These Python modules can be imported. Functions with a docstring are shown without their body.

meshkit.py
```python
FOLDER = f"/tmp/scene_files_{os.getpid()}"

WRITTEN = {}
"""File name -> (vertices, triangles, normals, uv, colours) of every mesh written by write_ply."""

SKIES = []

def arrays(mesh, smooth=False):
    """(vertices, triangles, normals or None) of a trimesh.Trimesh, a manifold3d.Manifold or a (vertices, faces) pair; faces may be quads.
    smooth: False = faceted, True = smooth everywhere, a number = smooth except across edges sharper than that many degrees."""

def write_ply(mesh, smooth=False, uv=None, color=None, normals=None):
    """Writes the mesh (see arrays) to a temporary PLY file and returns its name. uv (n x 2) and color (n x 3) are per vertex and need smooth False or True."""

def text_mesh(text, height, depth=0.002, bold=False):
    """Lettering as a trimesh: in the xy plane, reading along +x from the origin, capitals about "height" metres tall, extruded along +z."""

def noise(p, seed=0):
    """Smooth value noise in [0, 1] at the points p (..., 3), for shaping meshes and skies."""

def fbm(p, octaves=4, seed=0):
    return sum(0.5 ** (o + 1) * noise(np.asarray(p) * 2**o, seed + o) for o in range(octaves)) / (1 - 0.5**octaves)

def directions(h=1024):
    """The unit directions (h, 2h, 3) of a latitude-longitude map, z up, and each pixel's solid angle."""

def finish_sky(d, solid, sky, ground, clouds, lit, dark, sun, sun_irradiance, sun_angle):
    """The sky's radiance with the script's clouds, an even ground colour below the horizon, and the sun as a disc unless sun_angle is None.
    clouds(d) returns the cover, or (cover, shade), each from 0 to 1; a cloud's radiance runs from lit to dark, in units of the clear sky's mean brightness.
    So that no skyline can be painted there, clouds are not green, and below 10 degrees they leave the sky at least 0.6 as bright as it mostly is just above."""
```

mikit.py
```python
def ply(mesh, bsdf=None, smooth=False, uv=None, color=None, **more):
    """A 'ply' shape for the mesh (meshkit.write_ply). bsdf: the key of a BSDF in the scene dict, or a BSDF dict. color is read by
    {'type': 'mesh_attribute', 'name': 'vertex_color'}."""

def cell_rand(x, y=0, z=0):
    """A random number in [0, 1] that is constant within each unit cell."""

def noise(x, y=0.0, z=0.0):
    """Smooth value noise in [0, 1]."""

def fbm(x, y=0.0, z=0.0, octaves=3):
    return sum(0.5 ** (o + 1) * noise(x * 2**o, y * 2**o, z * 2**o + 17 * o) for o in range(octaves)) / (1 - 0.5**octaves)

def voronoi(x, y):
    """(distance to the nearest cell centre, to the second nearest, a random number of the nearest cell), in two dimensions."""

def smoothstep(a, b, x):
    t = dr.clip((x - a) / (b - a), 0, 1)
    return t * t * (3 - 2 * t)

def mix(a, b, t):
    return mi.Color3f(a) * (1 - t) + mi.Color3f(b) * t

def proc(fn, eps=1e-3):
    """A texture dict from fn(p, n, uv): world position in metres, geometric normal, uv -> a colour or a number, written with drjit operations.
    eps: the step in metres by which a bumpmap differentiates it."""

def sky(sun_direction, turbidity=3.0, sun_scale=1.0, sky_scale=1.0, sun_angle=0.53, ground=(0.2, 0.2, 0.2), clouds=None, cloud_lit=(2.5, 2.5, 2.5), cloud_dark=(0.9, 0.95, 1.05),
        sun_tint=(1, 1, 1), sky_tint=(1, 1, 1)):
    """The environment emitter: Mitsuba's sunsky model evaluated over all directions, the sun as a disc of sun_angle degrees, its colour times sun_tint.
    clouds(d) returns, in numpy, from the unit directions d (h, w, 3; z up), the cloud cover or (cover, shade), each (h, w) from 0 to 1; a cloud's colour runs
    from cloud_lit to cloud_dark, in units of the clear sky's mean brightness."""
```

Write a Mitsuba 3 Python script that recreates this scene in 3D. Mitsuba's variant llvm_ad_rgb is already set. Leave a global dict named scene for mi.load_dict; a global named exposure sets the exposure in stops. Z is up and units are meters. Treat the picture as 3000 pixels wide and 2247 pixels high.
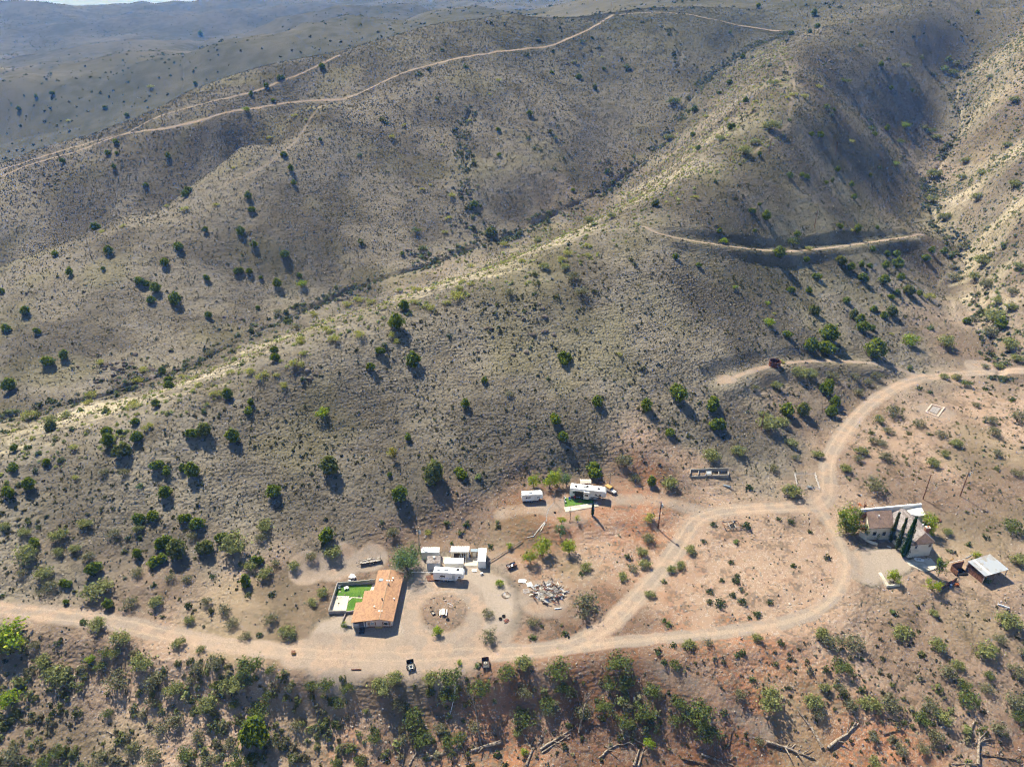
import math, random, numpy as np, trimesh, mitsuba as mi, drjit as dr, mikit, meshkit
from scipy.interpolate import RBFInterpolator
from scipy.ndimage import map_coordinates
from scipy.spatial import cKDTree
from mikit import noise, fbm, smoothstep, mix
T = mi.ScalarTransform4f
scene, labels = {}, {}
rng = np.random.default_rng(7); random.seed(7)

# ------------------------------------------------------------------ camera, sky, exposure
CAM_Z, PITCH, F = 120.0, math.radians(28.0), 2080.0      # metres above the road, downward tilt, focal length for a frame 3000 wide
CP, SP = math.cos(PITCH), math.sin(PITCH)
exposure = 2.42
SUN = np.array([-0.40, 0.60, 0.88])
scene['sky'] = mikit.sky(SUN.tolist(), turbidity=3.0, sun_scale=1.15, sky_scale=.64, sun_tint=(.88, 1.0, 1.15), ground=(0.25, 0.2, 0.16))
scene['camera'] = {'type': 'perspective', 'fov': math.degrees(2 * math.atan(1500 / F)), 'fov_axis': 'x', 'near_clip': 1.0, 'far_clip': 40000.0,
    'to_world': T().look_at(origin=[0, 0, CAM_Z], target=[0, CP * 100, CAM_Z - SP * 100], up=[0, 0, 1])}

def ray(px, py):                       # direction of a place in the photograph (3000 x 2247), to find where a thing stands on the ground
    a, b = (np.asarray(px, float) - 1500) / F, (np.asarray(py, float) - 1123.5) / F
    return np.stack([a, CP - b * SP, -SP - b * CP], -1)
def Pz(px, py, z):
    d = ray(px, py); return np.array([0, 0, CAM_Z]) + d * (z - CAM_Z) / d[2]
def Py(px, py, y):
    d = ray(px, py); return np.array([0, 0, CAM_Z]) + d * y / d[1]

# ------------------------------------------------------------------ terrain: ridges, gullies and benches surveyed as points, one sheet to the horizon
def line(pts, step=26.0, fn=Pz):
    w = np.array([fn(*p) for p in pts]); out = [w[:1]]
    for a, b in zip(w[:-1], w[1:]):
        n = max(1, int(np.linalg.norm(b - a) / step)); t = np.linspace(0, 1, n + 1)[1:, None]; out.append(a + (b - a) * t)
    return np.vstack(out)
CREST_A = [(-350, 1450, 9), (0, 1360, 11.5), (300, 1290, 14), (560, 1190, 20), (850, 1060, 26), (1100, 960, 31), (1400, 850, 36), (1650, 780, 39), (1900, 665, 46), (2100, 550, 53), (2260, 440, 60), (2310, 330, 72), (2325, 200, 87), (2400, 80, 106)]
GULLY_A = [(-350, 1330, 1), (0, 1225, 1.5), (300, 1160, 1.5), (560, 1075, 2), (940, 870, 5), (1270, 775, 11), (1492, 692, 15), (1804, 542, 27), (1953, 407, 44), (2034, 271, 67), (2115, 190, 81), (2305, 98, 100)]
GULLY_R = [(2930, 1100, 3), (2916, 1030, 4), (2889, 922, 6), (2820, 732, 10), (2726, 651, 15), (2712, 542, 24), (2780, 448, 35), (2820, 380, 46), (2794, 217, 74), (2850, 190, 80)]
SPUR_B = [(-300, 900, 305), (0, 790, 318), (330, 650, 345), (560, 555, 368), (700, 440, 394), (850, 350, 425), (950, 300, 452)]
MAIN = [(-400, 620, 455), (0, 480, 468), (300, 385, 488), (470, 315, 500), (640, 235, 514), (800, 190, 528), (1000, 150, 548), (1250, 80, 580), (1500, 45, 620), (1750, 25, 670), (1850, 12, 680)]
FAR1 = [(-500, 270, 930), (0, 195, 940), (150, 178, 945), (300, 160, 950), (430, 148, 965), (560, 130, 980), (760, 95, 1020), (1000, 60, 1080), (1250, 22, 1150)]
FAR2 = [(-500, 190, 1350), (0, 163, 1350), (160, 138, 1365), (250, 114, 1380), (400, 93, 1400), (560, 93, 1420), (700, 72, 1470), (860, 34, 1520), (1000, 12, 1560), (1200, -4, 1600)]
FAR3 = [(-300, 60, 2300), (0, 76, 1950), (170, 62, 1960), (330, 55, 1980), (520, 36, 2020), (700, 16, 2080), (900, 0, 2140)]
SHARP = [(SPUR_B, 8., 16.), (MAIN[:-2], 8., 26.), (FAR1, 55., 105.), (FAR2, 60., 130.), (FAR3, 70., 170.)]     # ridges that come to an edge: height and reach of the rise
pts = [line(CREST_A), line(GULLY_A), line(GULLY_R), line(SPUR_B, fn=Py) - [0, 0, 5.5], line(MAIN, fn=Py) - [0, 0, 7]] + [line(a, 60, Py) - [0, 0, h_] for a, h_, _ in SHARP[2:]]
spur = line(SPUR_B[:-1], fn=Py); pts.append(spur + [11, 34, -12])                       # the swale behind the spur
crest = line(MAIN[:-2], fn=Py); pts.append(crest + [-60, 150, -38]); pts.append(crest + [-15, 55, -12])
pts.append(np.array([Pz(*p) for p in [
    (0, 2247, -9), (750, 2247, -9.5), (1500, 2247, -9.5), (2250, 2247, -10), (3000, 2247, -9), (300, 2110, -7.5), (900, 2120, -7), (1500, 2140, -8), (2000, 2160, -8.5), (2600, 2170, -8), (3000, 2130, -6.5), (-400, 2150, -8), (3400, 2150, -7),
    (0, 2000, -3.4), (420, 1985, -3.2), (760, 2000, -3), (0, 2090, -6.2), (420, 2080, -6), (760, 2085, -5.6), (850, 1975, -1.6), (1200, 1975, -1.2), (1500, 1960, -.7), (1850, 1935, -.5), (1250, 2060, -4), (1650, 2050, -4.3),
    (2050, 1925, -.8), (2300, 1950, -2), (2050, 2040, -3.8), (2350, 2080, -5.5), (2700, 1900, -2.2), (2700, 2080, -5.2), (3000, 1900, -3), (3000, 2040, -5), (3400, 1900, -3),
    (-400, 1760, 1.5), (0, 1790, .8), (300, 1820, .4), (520, 1870, 0), (800, 1900, 0), (1150, 1935, 0), (1450, 1905, 0), (1700, 1890, 0), (2000, 1855, 0), (2300, 1820, 0), (2480, 1700, .5), (1850, 1660, .8), (2000, 1490, 3), (2200, 1500, 2.7), (2400, 1480, 2.8), (2420, 1400, 3), (2470, 1290, 3.6), (2560, 1180, 4), (2700, 1110, 4.3), (3000, 1085, 4.6), (3400, 1060, 5),
    (1300, 1800, .2), (1100, 1720, .5), (1000, 1720, .6), (1330, 1660, 1), (1450, 1640, 1.1), (1250, 1610, 2.2), (1420, 1580, 2.6), (1560, 1580, 2.4), (1700, 1590, 2.2), (1850, 1560, 2.2), (1500, 1480, 5.0), (1600, 1490, 5), (1750, 1470, 4.8), (1900, 1450, 4.2), (1550, 1430, 5.2), (1700, 1400, 5.5), (1850, 1410, 5), (2050, 1420, 4.2), (2250, 1420, 3.6), (1400, 1500, 5.2), (1600, 1530, 4.0), (1600, 1560, 2.6), (1780, 1530, 3.0), (1380, 1540, 4.2),
    (2050, 1700, .5), (2250, 1650, .8), (2600, 1580, .9), (2750, 1560, 1.2), (2890, 1660, 0), (2600, 1720, -.2), (2800, 1760, -1), (2700, 1430, 3), (2850, 1430, 3), (3000, 1500, 1.6), (2700, 1280, 3.8), (3000, 1250, 4), (3000, 1700, -1), (3300, 1500, 2),
    (900, 1620, 2.6), (600, 1720, 1.4), (850, 1700, 1), (200, 1660, 3), (0, 1600, 5), (400, 1560, 5.2), (700, 1520, 5.4), (1000, 1520, 5.2), (1250, 1500, 6), (0, 1480, 8.2), (300, 1420, 9.4), (700, 1380, 11), (1000, 1350, 11.5), (1400, 1350, 9.5), (1400, 1200, 16.5), (1100, 1150, 19.5), (800, 1230, 16), (1650, 1250, 14), (1650, 1044, 23.5), (1350, 1020, 25),
    (2000, 1300, 9), (2000, 1200, 13.5), (2000, 1050, 21), (2000, 900, 28), (1850, 1350, 7.5), (2300, 1250, 6.5), (2300, 1130, 10), (2300, 1000, 16.5), (2300, 800, 26.5), (2300, 735, 31), (2500, 720, 26), (2700, 690, 18), (2500, 950, 13), (2650, 1020, 8), (2700, 850, 11), (2500, 600, 33), (2600, 430, 46), (2440, 500, 46), (2480, 300, 66), (2700, 60, 110), (2520, 113, 99), (2634, 204, 81),
    (2980, 900, 12), (3000, 750, 25), (3000, 600, 40), (3000, 450, 51), (2900, 450, 41), (2950, 300, 66), (2900, 180, 84), (3000, 150, 93), (3100, 1000, 9), (3400, 900, 12),
    (300, 900, 14), (600, 820, 15), (900, 700, 23), (1200, 600, 28), (0, 1000, 9), (300, 1050, 6), (1500, 500, 40), (1350, 640, 23), (1500, 400, 52), (1700, 350, 57), (1800, 220, 76), (1350, 350, 60), (1100, 430, 50), (900, 560, 37), (600, 700, 26), (1250, 250, 77), (1560, 180, 84.5), (1990, 180, 84), (2100, 80, 105), (0, 640, 14), (350, 480, 37), (650, 350, 60), (300, 560, 25), (500, 440, 43)]]))
pts.append(np.array([Py(*p) for p in [(2000, 10, 760), (2200, 0, 780), (2450, 10, 700), (2700, -40, 820), (2900, -60, 850), (3300, -60, 900), (2200, -60, 1000), (2700, -120, 1100), (3200, -200, 1100), (1900, -10, 1000),
    (0, 430, 770), (300, 352, 780), (500, 312, 790), (700, 262, 800), (1000, 120, 900), (0, 300, 850), (500, 230, 890), (-500, 480, 740),
    (700, 180, 920), (1000, 100, 1000),
    
    (0, 60, 2300), (60, 42, 2300), (130, 21, 2350), (200, 24, 2400), (330, 30, 2450), (420, 14, 2500), (560, 2, 2600), (800, -8, 2700), (1200, -25, 2800), (1700, -40, 2600), (2200, -120, 2200), (3000, -200, 2200), (-300, 60, 2400), (-700, 50, 2500), (3000, 20, 640), (3300, 600, 345), (3300, 300, 440), (2980, 20, 650)]]))
V0 = 140.0
for y_, zs in ((1130, (22, 40, 58, 85)), (1640, (12, 30, 50, 70)), (3400, (45, 60, 60, 70)), (4600, (70, 85, 75, 90)), (7000, (60, 70, 90, 80)), (11000, (60, 60, 60, 60))):      # the valleys between the far ridges
    for u, z_ in zip((-.65, -.45, -.25, -.05), zs): pts.append(np.array([[u * (y_ + V0), y_, z_]]))
pts.append(np.array([[.3 * 4700, 4600, 120], [.7 * 4700, 4600, 140], [.3 * 11000, 11000, 60], [.7 * 11000, 11000, 60.0]]))
pts.append(np.array([[x, y, -9.0] for x in (-130, -40, 40, 130) for y in (5, 50)]))
pts = np.vstack(pts)
to_uv = lambda x, y: np.stack([x / (y + V0), np.log(y + V0)], -1)
rbf = RBFInterpolator(to_uv(pts[:, 0], pts[:, 1]), pts[:, 2], kernel='thin_plate_spline', smoothing=2e-4)
UM, NU = .74, 780
V_A, V_B, V_C = math.log(V0 + 2), math.log(V0 + 760), math.log(V0 + 12000)
VS = np.concatenate([np.linspace(V_A, V_B, 790), np.linspace(V_B, V_C, 190)[1:]])
US = np.linspace(-UM, UM, NU)
NV = len(VS)
def vrow(y):
    return np.interp(np.log(np.maximum(y, -100) + V0), VS, np.arange(NV))
UU, VV = np.meshgrid(US, VS)
YY = np.exp(VV) - V0; XX = UU * (YY + V0)
cu, cv = np.linspace(-UM, UM, 190), np.concatenate([np.linspace(V_A, V_B, 200), np.linspace(V_B, V_C, 90)[1:]])
cg = np.meshgrid(cu, cv)
coarse = rbf(np.stack([cg[0].ravel(), cg[1].ravel()], -1)).reshape(cg[0].shape)
ZZ = map_coordinates(coarse, [np.interp(VV, cv, np.arange(len(cv))), (UU + UM) / (2 * UM) * (len(cu) - 1)], order=3, mode='nearest')
for a, h_, reach in SHARP:
    w_ = line(a, 4.0, Py); d_ = cKDTree(w_[:, :2]).query(np.stack([XX.ravel(), YY.ravel()], -1), distance_upper_bound=reach * 6)[0].reshape(ZZ.shape); ZZ = ZZ + h_ * np.exp(-np.where(np.isfinite(d_), np.sqrt(d_ ** 2 + (.13 * reach) ** 2), 1e4) / reach)
def ground(x, y, Z=None):              # height of the ground at a place
    Z = ZZ if Z is None else Z
    x, y = np.asarray(x, float), np.asarray(y, float)
    return map_coordinates(Z, [vrow(y).ravel(), ((x / (y + V0) + UM) / (2 * UM) * (NU - 1)).ravel()], order=1, mode='nearest').reshape(x.shape)
def at(px, py):                        # where the ground lies at a place of the photograph: (n, 3)
    d = ray(np.atleast_1d(px), np.atleast_1d(py)); d = d / np.linalg.norm(d, axis=-1, keepdims=True)
    s = np.geomspace(90, 9000, 700); q = d[:, None, :] * s[None, :, None]
    below = CAM_Z + q[..., 2] < ground(q[..., 0], q[..., 1])
    i = np.clip(np.argmax(below, 1), 1, None); a, b = s[i - 1], s[i]
    for _ in range(14):
        m = (a + b) / 2; r = d * m[:, None]; w = CAM_Z + r[:, 2] < ground(r[:, 0], r[:, 1]); a, b = np.where(w, a, m), np.where(w, m, b)
    r = d * b[:, None]
    return np.stack([r[:, 0], r[:, 1], ground(r[:, 0], r[:, 1])], -1)

# ------------------------------------------------------------------ relief, roads and benches cut into the terrain
gy, gx = np.gradient(ZZ); sy, sx = np.gradient(YY)[0], np.gradient(XX)[1]
SLOPE = np.hypot(gy / np.maximum(sy, .05), gx / np.maximum(sx, .05))
steep = np.clip((SLOPE - .05) / .17, 0, 1); steep = steep * steep * (3 - 2 * steep)
P3 = np.stack([XX, YY, XX * 0], -1)
nz = lambda s, seed, o=3: meshkit.fbm(P3 / s, o, seed) - .5
farw = np.clip((YY - 560) / 500, 0, 1)
relief = (.12 + .88 * steep) * (2.2 * nz(38, 3) + .9 * nz(11, 5) + (.5 * nz(3.2, 8, 2)) * (1 - farw)) + .10 * nz(1.6, 9, 2) * (1 - farw)
fr = 1 - np.abs(2 * meshkit.fbm(np.stack([XX / 190 + .35 * YY / 190, YY / 420, XX * 0], -1), 3, 61) - 1); relief += (20 * nz(300, 11, 4) - 26 * (np.clip(fr, .5, 1) - .7) + 9 * nz(90, 12, 3)) * np.clip((YY - 700) / 250, 0, 1)
rid = 1 - np.abs(2 * meshkit.noise(np.stack([XX / 34, YY / 90, XX * 0], -1), 21) - 1)
relief -= steep * (1 - farw) * .7 * np.clip(rid - .6, 0, 1) / .4
ZB = ZZ.copy()
ROADS = {   # name: (width in metres, how bare it is, places along it)
 'dirt_road': (5.6, 1.0, [(-500, 1722), (-200, 1755), (0, 1783), (170, 1800), (330, 1820), (450, 1850), (600, 1885), (760, 1900), (900, 1915), (1050, 1922), (1200, 1925), (1400, 1915), (1560, 1905), (1690, 1888), (1790, 1825), (1880, 1737), (1960, 1645), (2010, 1562), (2050, 1515), (2130, 1493), (2300, 1486), (2395, 1476), (2428, 1440), (2420, 1390), (2430, 1330), (2470, 1270), (2530, 1195), (2610, 1140), (2700, 1105), (2850, 1092), (3000, 1085), (3300, 1070)]),
 'loop_track': (4.2, .9, [(1650, 1900), (1800, 1882), (1950, 1868), (2150, 1850), (2300, 1825), (2400, 1790), (2460, 1730), (2482, 1660), (2465, 1590), (2435, 1535), (2405, 1490)]),
 'upper_driveway': (7.0, .5, [(1470, 1500), (1560, 1488), (1700, 1478), (1850, 1462), (1960, 1468), (2050, 1496)]),
 'hill_track': (2.6, .65, [(1888, 662), (1925, 684), (2000, 702), (2150, 724), (2250, 734), (2320, 736), (2450, 725), (2580, 705), (2705, 688)]),
 'tank_track': (3.6, .55, [(2110, 1122), (2200, 1085), (2290, 1063), (2400, 1056), (2550, 1062), (2640, 1078), (2690, 1100)]),
 'ridge_road': (3.4, .62, [(-300, 640), (-120, 570), (0, 520), (90, 480), (244, 439), (317, 410), (362, 393), (407, 387), (520, 369), (634, 342), (724, 319), (815, 299), (905, 290), (1000, 292), (1068, 269), (1136, 235), (1181, 215), (1253, 192), (1362, 167), (1453, 152), (1543, 143), (1620, 135), (1656, 118), (1724, 88), (1770, 63), (1797, 43)]),
 'crest_road': (3.0, .62, [(362, 393), (407, 371), (453, 346), (498, 330), (566, 312), (634, 297), (724, 272), (815, 240), (883, 217), (951, 181), (995, 160)]),
 'side_track': (3.2, .6, [(-150, 540), (0, 498), (90, 471), (204, 435), (330, 400)]),
 'spur_trail': (2.8, .38, [(996, 300), (905, 362), (860, 416), (815, 462), (747, 507), (656, 543)]),
 'summit_track': (4.2, .8, [(1815, 44), (1900, 36), (2000, 41), (2091, 57), (2181, 75), (2285, 88)]),
 'crest_trail': (2.6, .36, [(2440, 70), (2330, 110), (2272, 149), (2299, 181), (2317, 217), (2330, 253), (2318, 290), (2312, 335), (2317, 362), (2272, 389), (2204, 453)]),
 'creek_track': (6.0, .35, [(1900, 1945), (2000, 1990), (2085, 2030), (2150, 2080), (2250, 2140)]),
}
def chaikin(w, n=3):
    for _ in range(n):
        a, b = w[:-1], w[1:]; w = np.vstack([w[:1], np.stack([.75 * a + .25 * b, .25 * a + .75 * b], 1).reshape(-1, w.shape[1]), w[-1:]])
    return w
BARE = np.zeros_like(ZZ); WHICH = np.full(ZZ.shape, -1)
wob = 1.1 * nz(9, 31) + .7 * nz(2.6, 33)
NEAR = np.zeros(len(VS), bool); NEAR[:] = True
ROADPTS = {}
lift = np.zeros_like(ZZ); lsum = np.full_like(ZZ, 1e-9); liftw = np.zeros_like(ZZ)
for k, (name, (wd, bare, pp)) in enumerate(ROADS.items()):
    w = chaikin(at(*np.array(pp, float).T)); L = np.concatenate([[0], np.cumsum(np.linalg.norm(np.diff(w[:, :2], axis=0), axis=1))])
    s = np.arange(0, L[-1], .8); w = np.stack([np.interp(s, L, w[:, i]) for i in range(3)], -1)
    kk = np.exp(-np.linspace(-2, 2, 21) ** 2); kk /= kk.sum(); w[:, 2] = np.convolve(np.pad(w[:, 2], 10, 'edge'), kk, 'valid')
    ROADPTS[name] = w; t = cKDTree(w[:, :2])
    d, i = t.query(np.stack([XX.ravel(), YY.ravel()], -1), distance_upper_bound=wd * 3 + 4)
    ok = np.isfinite(d); d = np.where(ok, d, 99).reshape(ZZ.shape); i = np.where(ok, i, 0).reshape(ZZ.shape)
    b = 1 - np.clip((d - wd * .5) / (wd * .9 + 2.5), 0, 1); b = b * b * (3 - 2 * b)
    b *= (name != 'creek_track') * np.where(YY > 350, .3, 1.); lift += b ** 3 * w[i, 2]; lsum += b ** 3; liftw = np.maximum(liftw, b)
    m = bare * (1 - np.clip((d + wob * min(1, wd / 4) - wd * .27) / (wd * .30), 0, 1)) * (.72 + .28 * np.clip(1 - d / (.42 * wd), 0, 1))
    WHICH = np.where((m > .32 * bare) & (m > BARE), k, WHICH); BARE = np.maximum(BARE, m)
lift = lift / lsum; relief *= 1 - .85 * liftw
ZZ = np.where(liftw > 0, ZB * (1 - liftw) + lift * liftw, ZB) + relief
# soil along the valley: 0 grey grassland, .5 tan dirt, 1 red earth
SOIL = np.array([(500, 2240, .5), (750, 2150, .55), (1500, 2150, .8), (2000, 2240, 1), (2600, 2230, .95), (2300, 2130, .9), (3000, 2240, .75), (2000, 2150, .75), (1500, 2240, 1), (1800, 1490, .95), (1500, 1495, 1), (1650, 1510, 1), (1900, 1385, .95), (1700, 1560, .8), (1000, 2200, .75), (200, 2200, .35), (0, 2050, .4), (400, 1950, .5), (900, 2050, .65), (2700, 2000, .55), (3000, 1950, .45), (1700, 1620, .62), (2200, 1650, .62), (2700, 1380, .6), (2900, 1250, .5), (2000, 1400, .6), (2500, 1300, .55), (1150, 1640, .62), (700, 1780, .55), (400, 1700, .35), (150, 1600, .2), (600, 1600, .2), (1000, 1530, .2), (1350, 1560, .55), (1300, 1750, .5), (1150, 1850, .5), (1600, 1760, .68), (2600, 1700, .5), (2850, 1750, .5),
    (3000, 900, .3), (3000, 600, .28), (2950, 300, .32), (2880, 700, .2), (2980, 100, .35), (2400, 1200, .3), (2250, 1300, .2), (2800, 1000, .4), (2600, 1000, .1), (2500, 700, 0), (2750, 300, .15), (2640, 250, .1),
    (0, 1480, .05), (300, 1450, 0), (700, 1430, 0), (1100, 1400, 0), (1400, 1380, .05), (1700, 1330, 0), (2000, 1250, 0), (300, 1250, .15), (800, 1000, .15), (1300, 820, .2), (1700, 640, .2), (2000, 450, .2), (2200, 250, .2), (1200, 1200, 0), (1700, 1000, 0), (2200, 900, 0), (600, 850, 0), (1200, 600, 0), (1700, 300, 0), (200, 700, 0), (2250, 550, 0), (1650, 1250, 0), (800, 400, 0), (1000, 100, 0), (100, 300, 0.1), (2100, 1330, .1)], float)
sp = at(SOIL[:, 0], SOIL[:, 1]); su = to_uv(sp[:, 0], sp[:, 1]); t = cKDTree(su)
d, i = t.query(np.stack([UU.ravel() + .02 * nz(26, 41).ravel(), VV.ravel() + .02 * nz(26, 43).ravel()], -1), k=5)
wgt = 1 / (d + .012) ** 3; V_SOIL = ((wgt * SOIL[i, 2]).sum(1) / wgt.sum(1)).reshape(ZZ.shape)
V_SOIL = np.clip(V_SOIL + .22 * nz(7, 45) * (V_SOIL > .12), 0, 1)
def blob(px, py, r, n=0.):             # 1 inside a round place of radius r metres, soft at its rim
    c = at(px, py)[0]; return 1 - np.clip((np.hypot(XX - c[0], YY - c[1]) + n * wob - r) / (.35 * r), 0, 1)
yard = np.max([blob(1290, 1790, 15, 1.5), blob(1180, 1870, 9, 1.5), blob(1010, 1900, 8, 1.5), blob(1410, 1740, 6, 1.5), blob(1300, 1900, 7, 1.5), blob(880, 1915, 4, 2)], 0)
island = blob(1302, 1797, 4.7, .4)
c = at(1302, 1795)[0]; rr = np.hypot(XX - c[0], (YY - c[1]) * .85); ring = np.clip(1 - np.abs(rr + .5 * wob - 7.6) / 2.4, 0, 1)
BARE = np.maximum(BARE, .62 * yard); BARE = np.maximum(BARE, .75 * np.clip(ring * 1.2, 0, 1)); BARE = BARE * (1 - .62 * island)
gravel = np.clip(np.max([yard * (1 - np.clip(1.3 * ring, 0, 1)) * (1 - island), blob(2560, 1655, 5, 1), blob(2530, 1680, 3.5, 1.2), blob(2610, 1645, 4, .8)], 0) - np.clip(liftw * 1.5 - .9, 0, 1) * .8, 0, 1); V_SOIL = V_SOIL * (1 - gravel) - .35 * gravel; V_SOIL = V_SOIL * (1 - island) + .55 * island
for q in ((1000, 1640, 5, .55), (900, 1660, 4, .5), (1080, 1625, 4, .6), (1660, 1490, 6, .4), (2880, 1075, 6, .5), (2740, 1205, 5, .4), (2560, 1655, 5, .6), (2530, 1680, 3.5, .55), (2610, 1645, 4, .6), (2130, 1110, 3, .5), (1480, 1650, 4, .35), (1590, 1755, 5, .45)):
    BARE = np.maximum(BARE, q[3] * blob(*q[:3], 1.5))
WHICH = np.where((yard > .6) & (WHICH < 0), 90, WHICH); WHICH = np.where((ring > .35) | ((yard > .6) & (island < .5)), 90, WHICH)
WHICH = np.where(island > .6, -1, WHICH)
pads = [(1120, 1740, 13, None), (975, 1745, 9, None), (1330, 1655, 13, None), (1560, 1455, 7, None), (1735, 1445, 9, None), (2600, 1570, 15, None), (2880, 1670, 8, None), (1310, 1800, 9, None)]
for px, py, r, _ in pads:
    cc = at(px, py)[0]; b = np.clip((r * 1.7 - np.hypot(XX - cc[0], YY - cc[1])) / r, 0, 1); b = .85 * b * b * (3 - 2 * b); c = at(px, py)[0]; zc = np.median(ZZ[np.hypot(XX - c[0], YY - c[1]) < r]); ZZ = ZZ * (1 - .9 * b) + zc * .9 * b
# rocky gully floors: a narrow cut
GUL = np.full_like(ZZ, 99.)
for L in (GULLY_A, GULLY_R, [(1376, 326, 0), (1349, 385, 0), (1352, 440, 0), (1367, 489, 0), (1376, 543, 0), (1371, 588, 0), (1400, 680, 0)], [(1990, 190, 0), (2000, 120, 0), (1900, 60, 0)]):
    w = chaikin(at(*np.array(L, float)[:, :2].T)); Ls = np.concatenate([[0], np.cumsum(np.linalg.norm(np.diff(w[:, :2], axis=0), axis=1))]); s = np.arange(0, Ls[-1], 1.0)
    w = np.stack([np.interp(s, Ls, w[:, i]) for i in range(2)], -1) + 2.5 * np.stack([meshkit.fbm(np.stack([s / 14, s * 0, s * 0 + q], -1)) - .5 for q in (3, 9)], -1)
    d, _ = cKDTree(w).query(np.stack([XX.ravel(), YY.ravel()], -1), distance_upper_bound=8); d = np.where(np.isfinite(d), d, 99).reshape(ZZ.shape)
    ZZ -= 1.3 * np.exp(-(d / 1.2) ** 2) * np.clip(1 + 3 * nz(7, 51), .15, 1.6); GUL = np.minimum(GUL, d)

uvs = np.stack([BARE, V_SOIL], -1).reshape(-1, 2)
f0 = (np.arange(NV - 1)[:, None] * NU + np.arange(NU - 1)[None])
quads = np.stack([f0, f0 + 1, f0 + NU + 1, f0 + NU], -1).reshape(-1, 4)
which = WHICH[:-1, :-1].ravel()
gvert = np.stack([XX, YY, ZZ], -1).reshape(-1, 3)
gtri = np.vstack([quads[:, [0, 1, 2]], quads[:, [0, 2, 3]]]); which2 = np.tile(which, 2)
gnorm = meshkit.arrays((gvert, gtri), True)[2]

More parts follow.
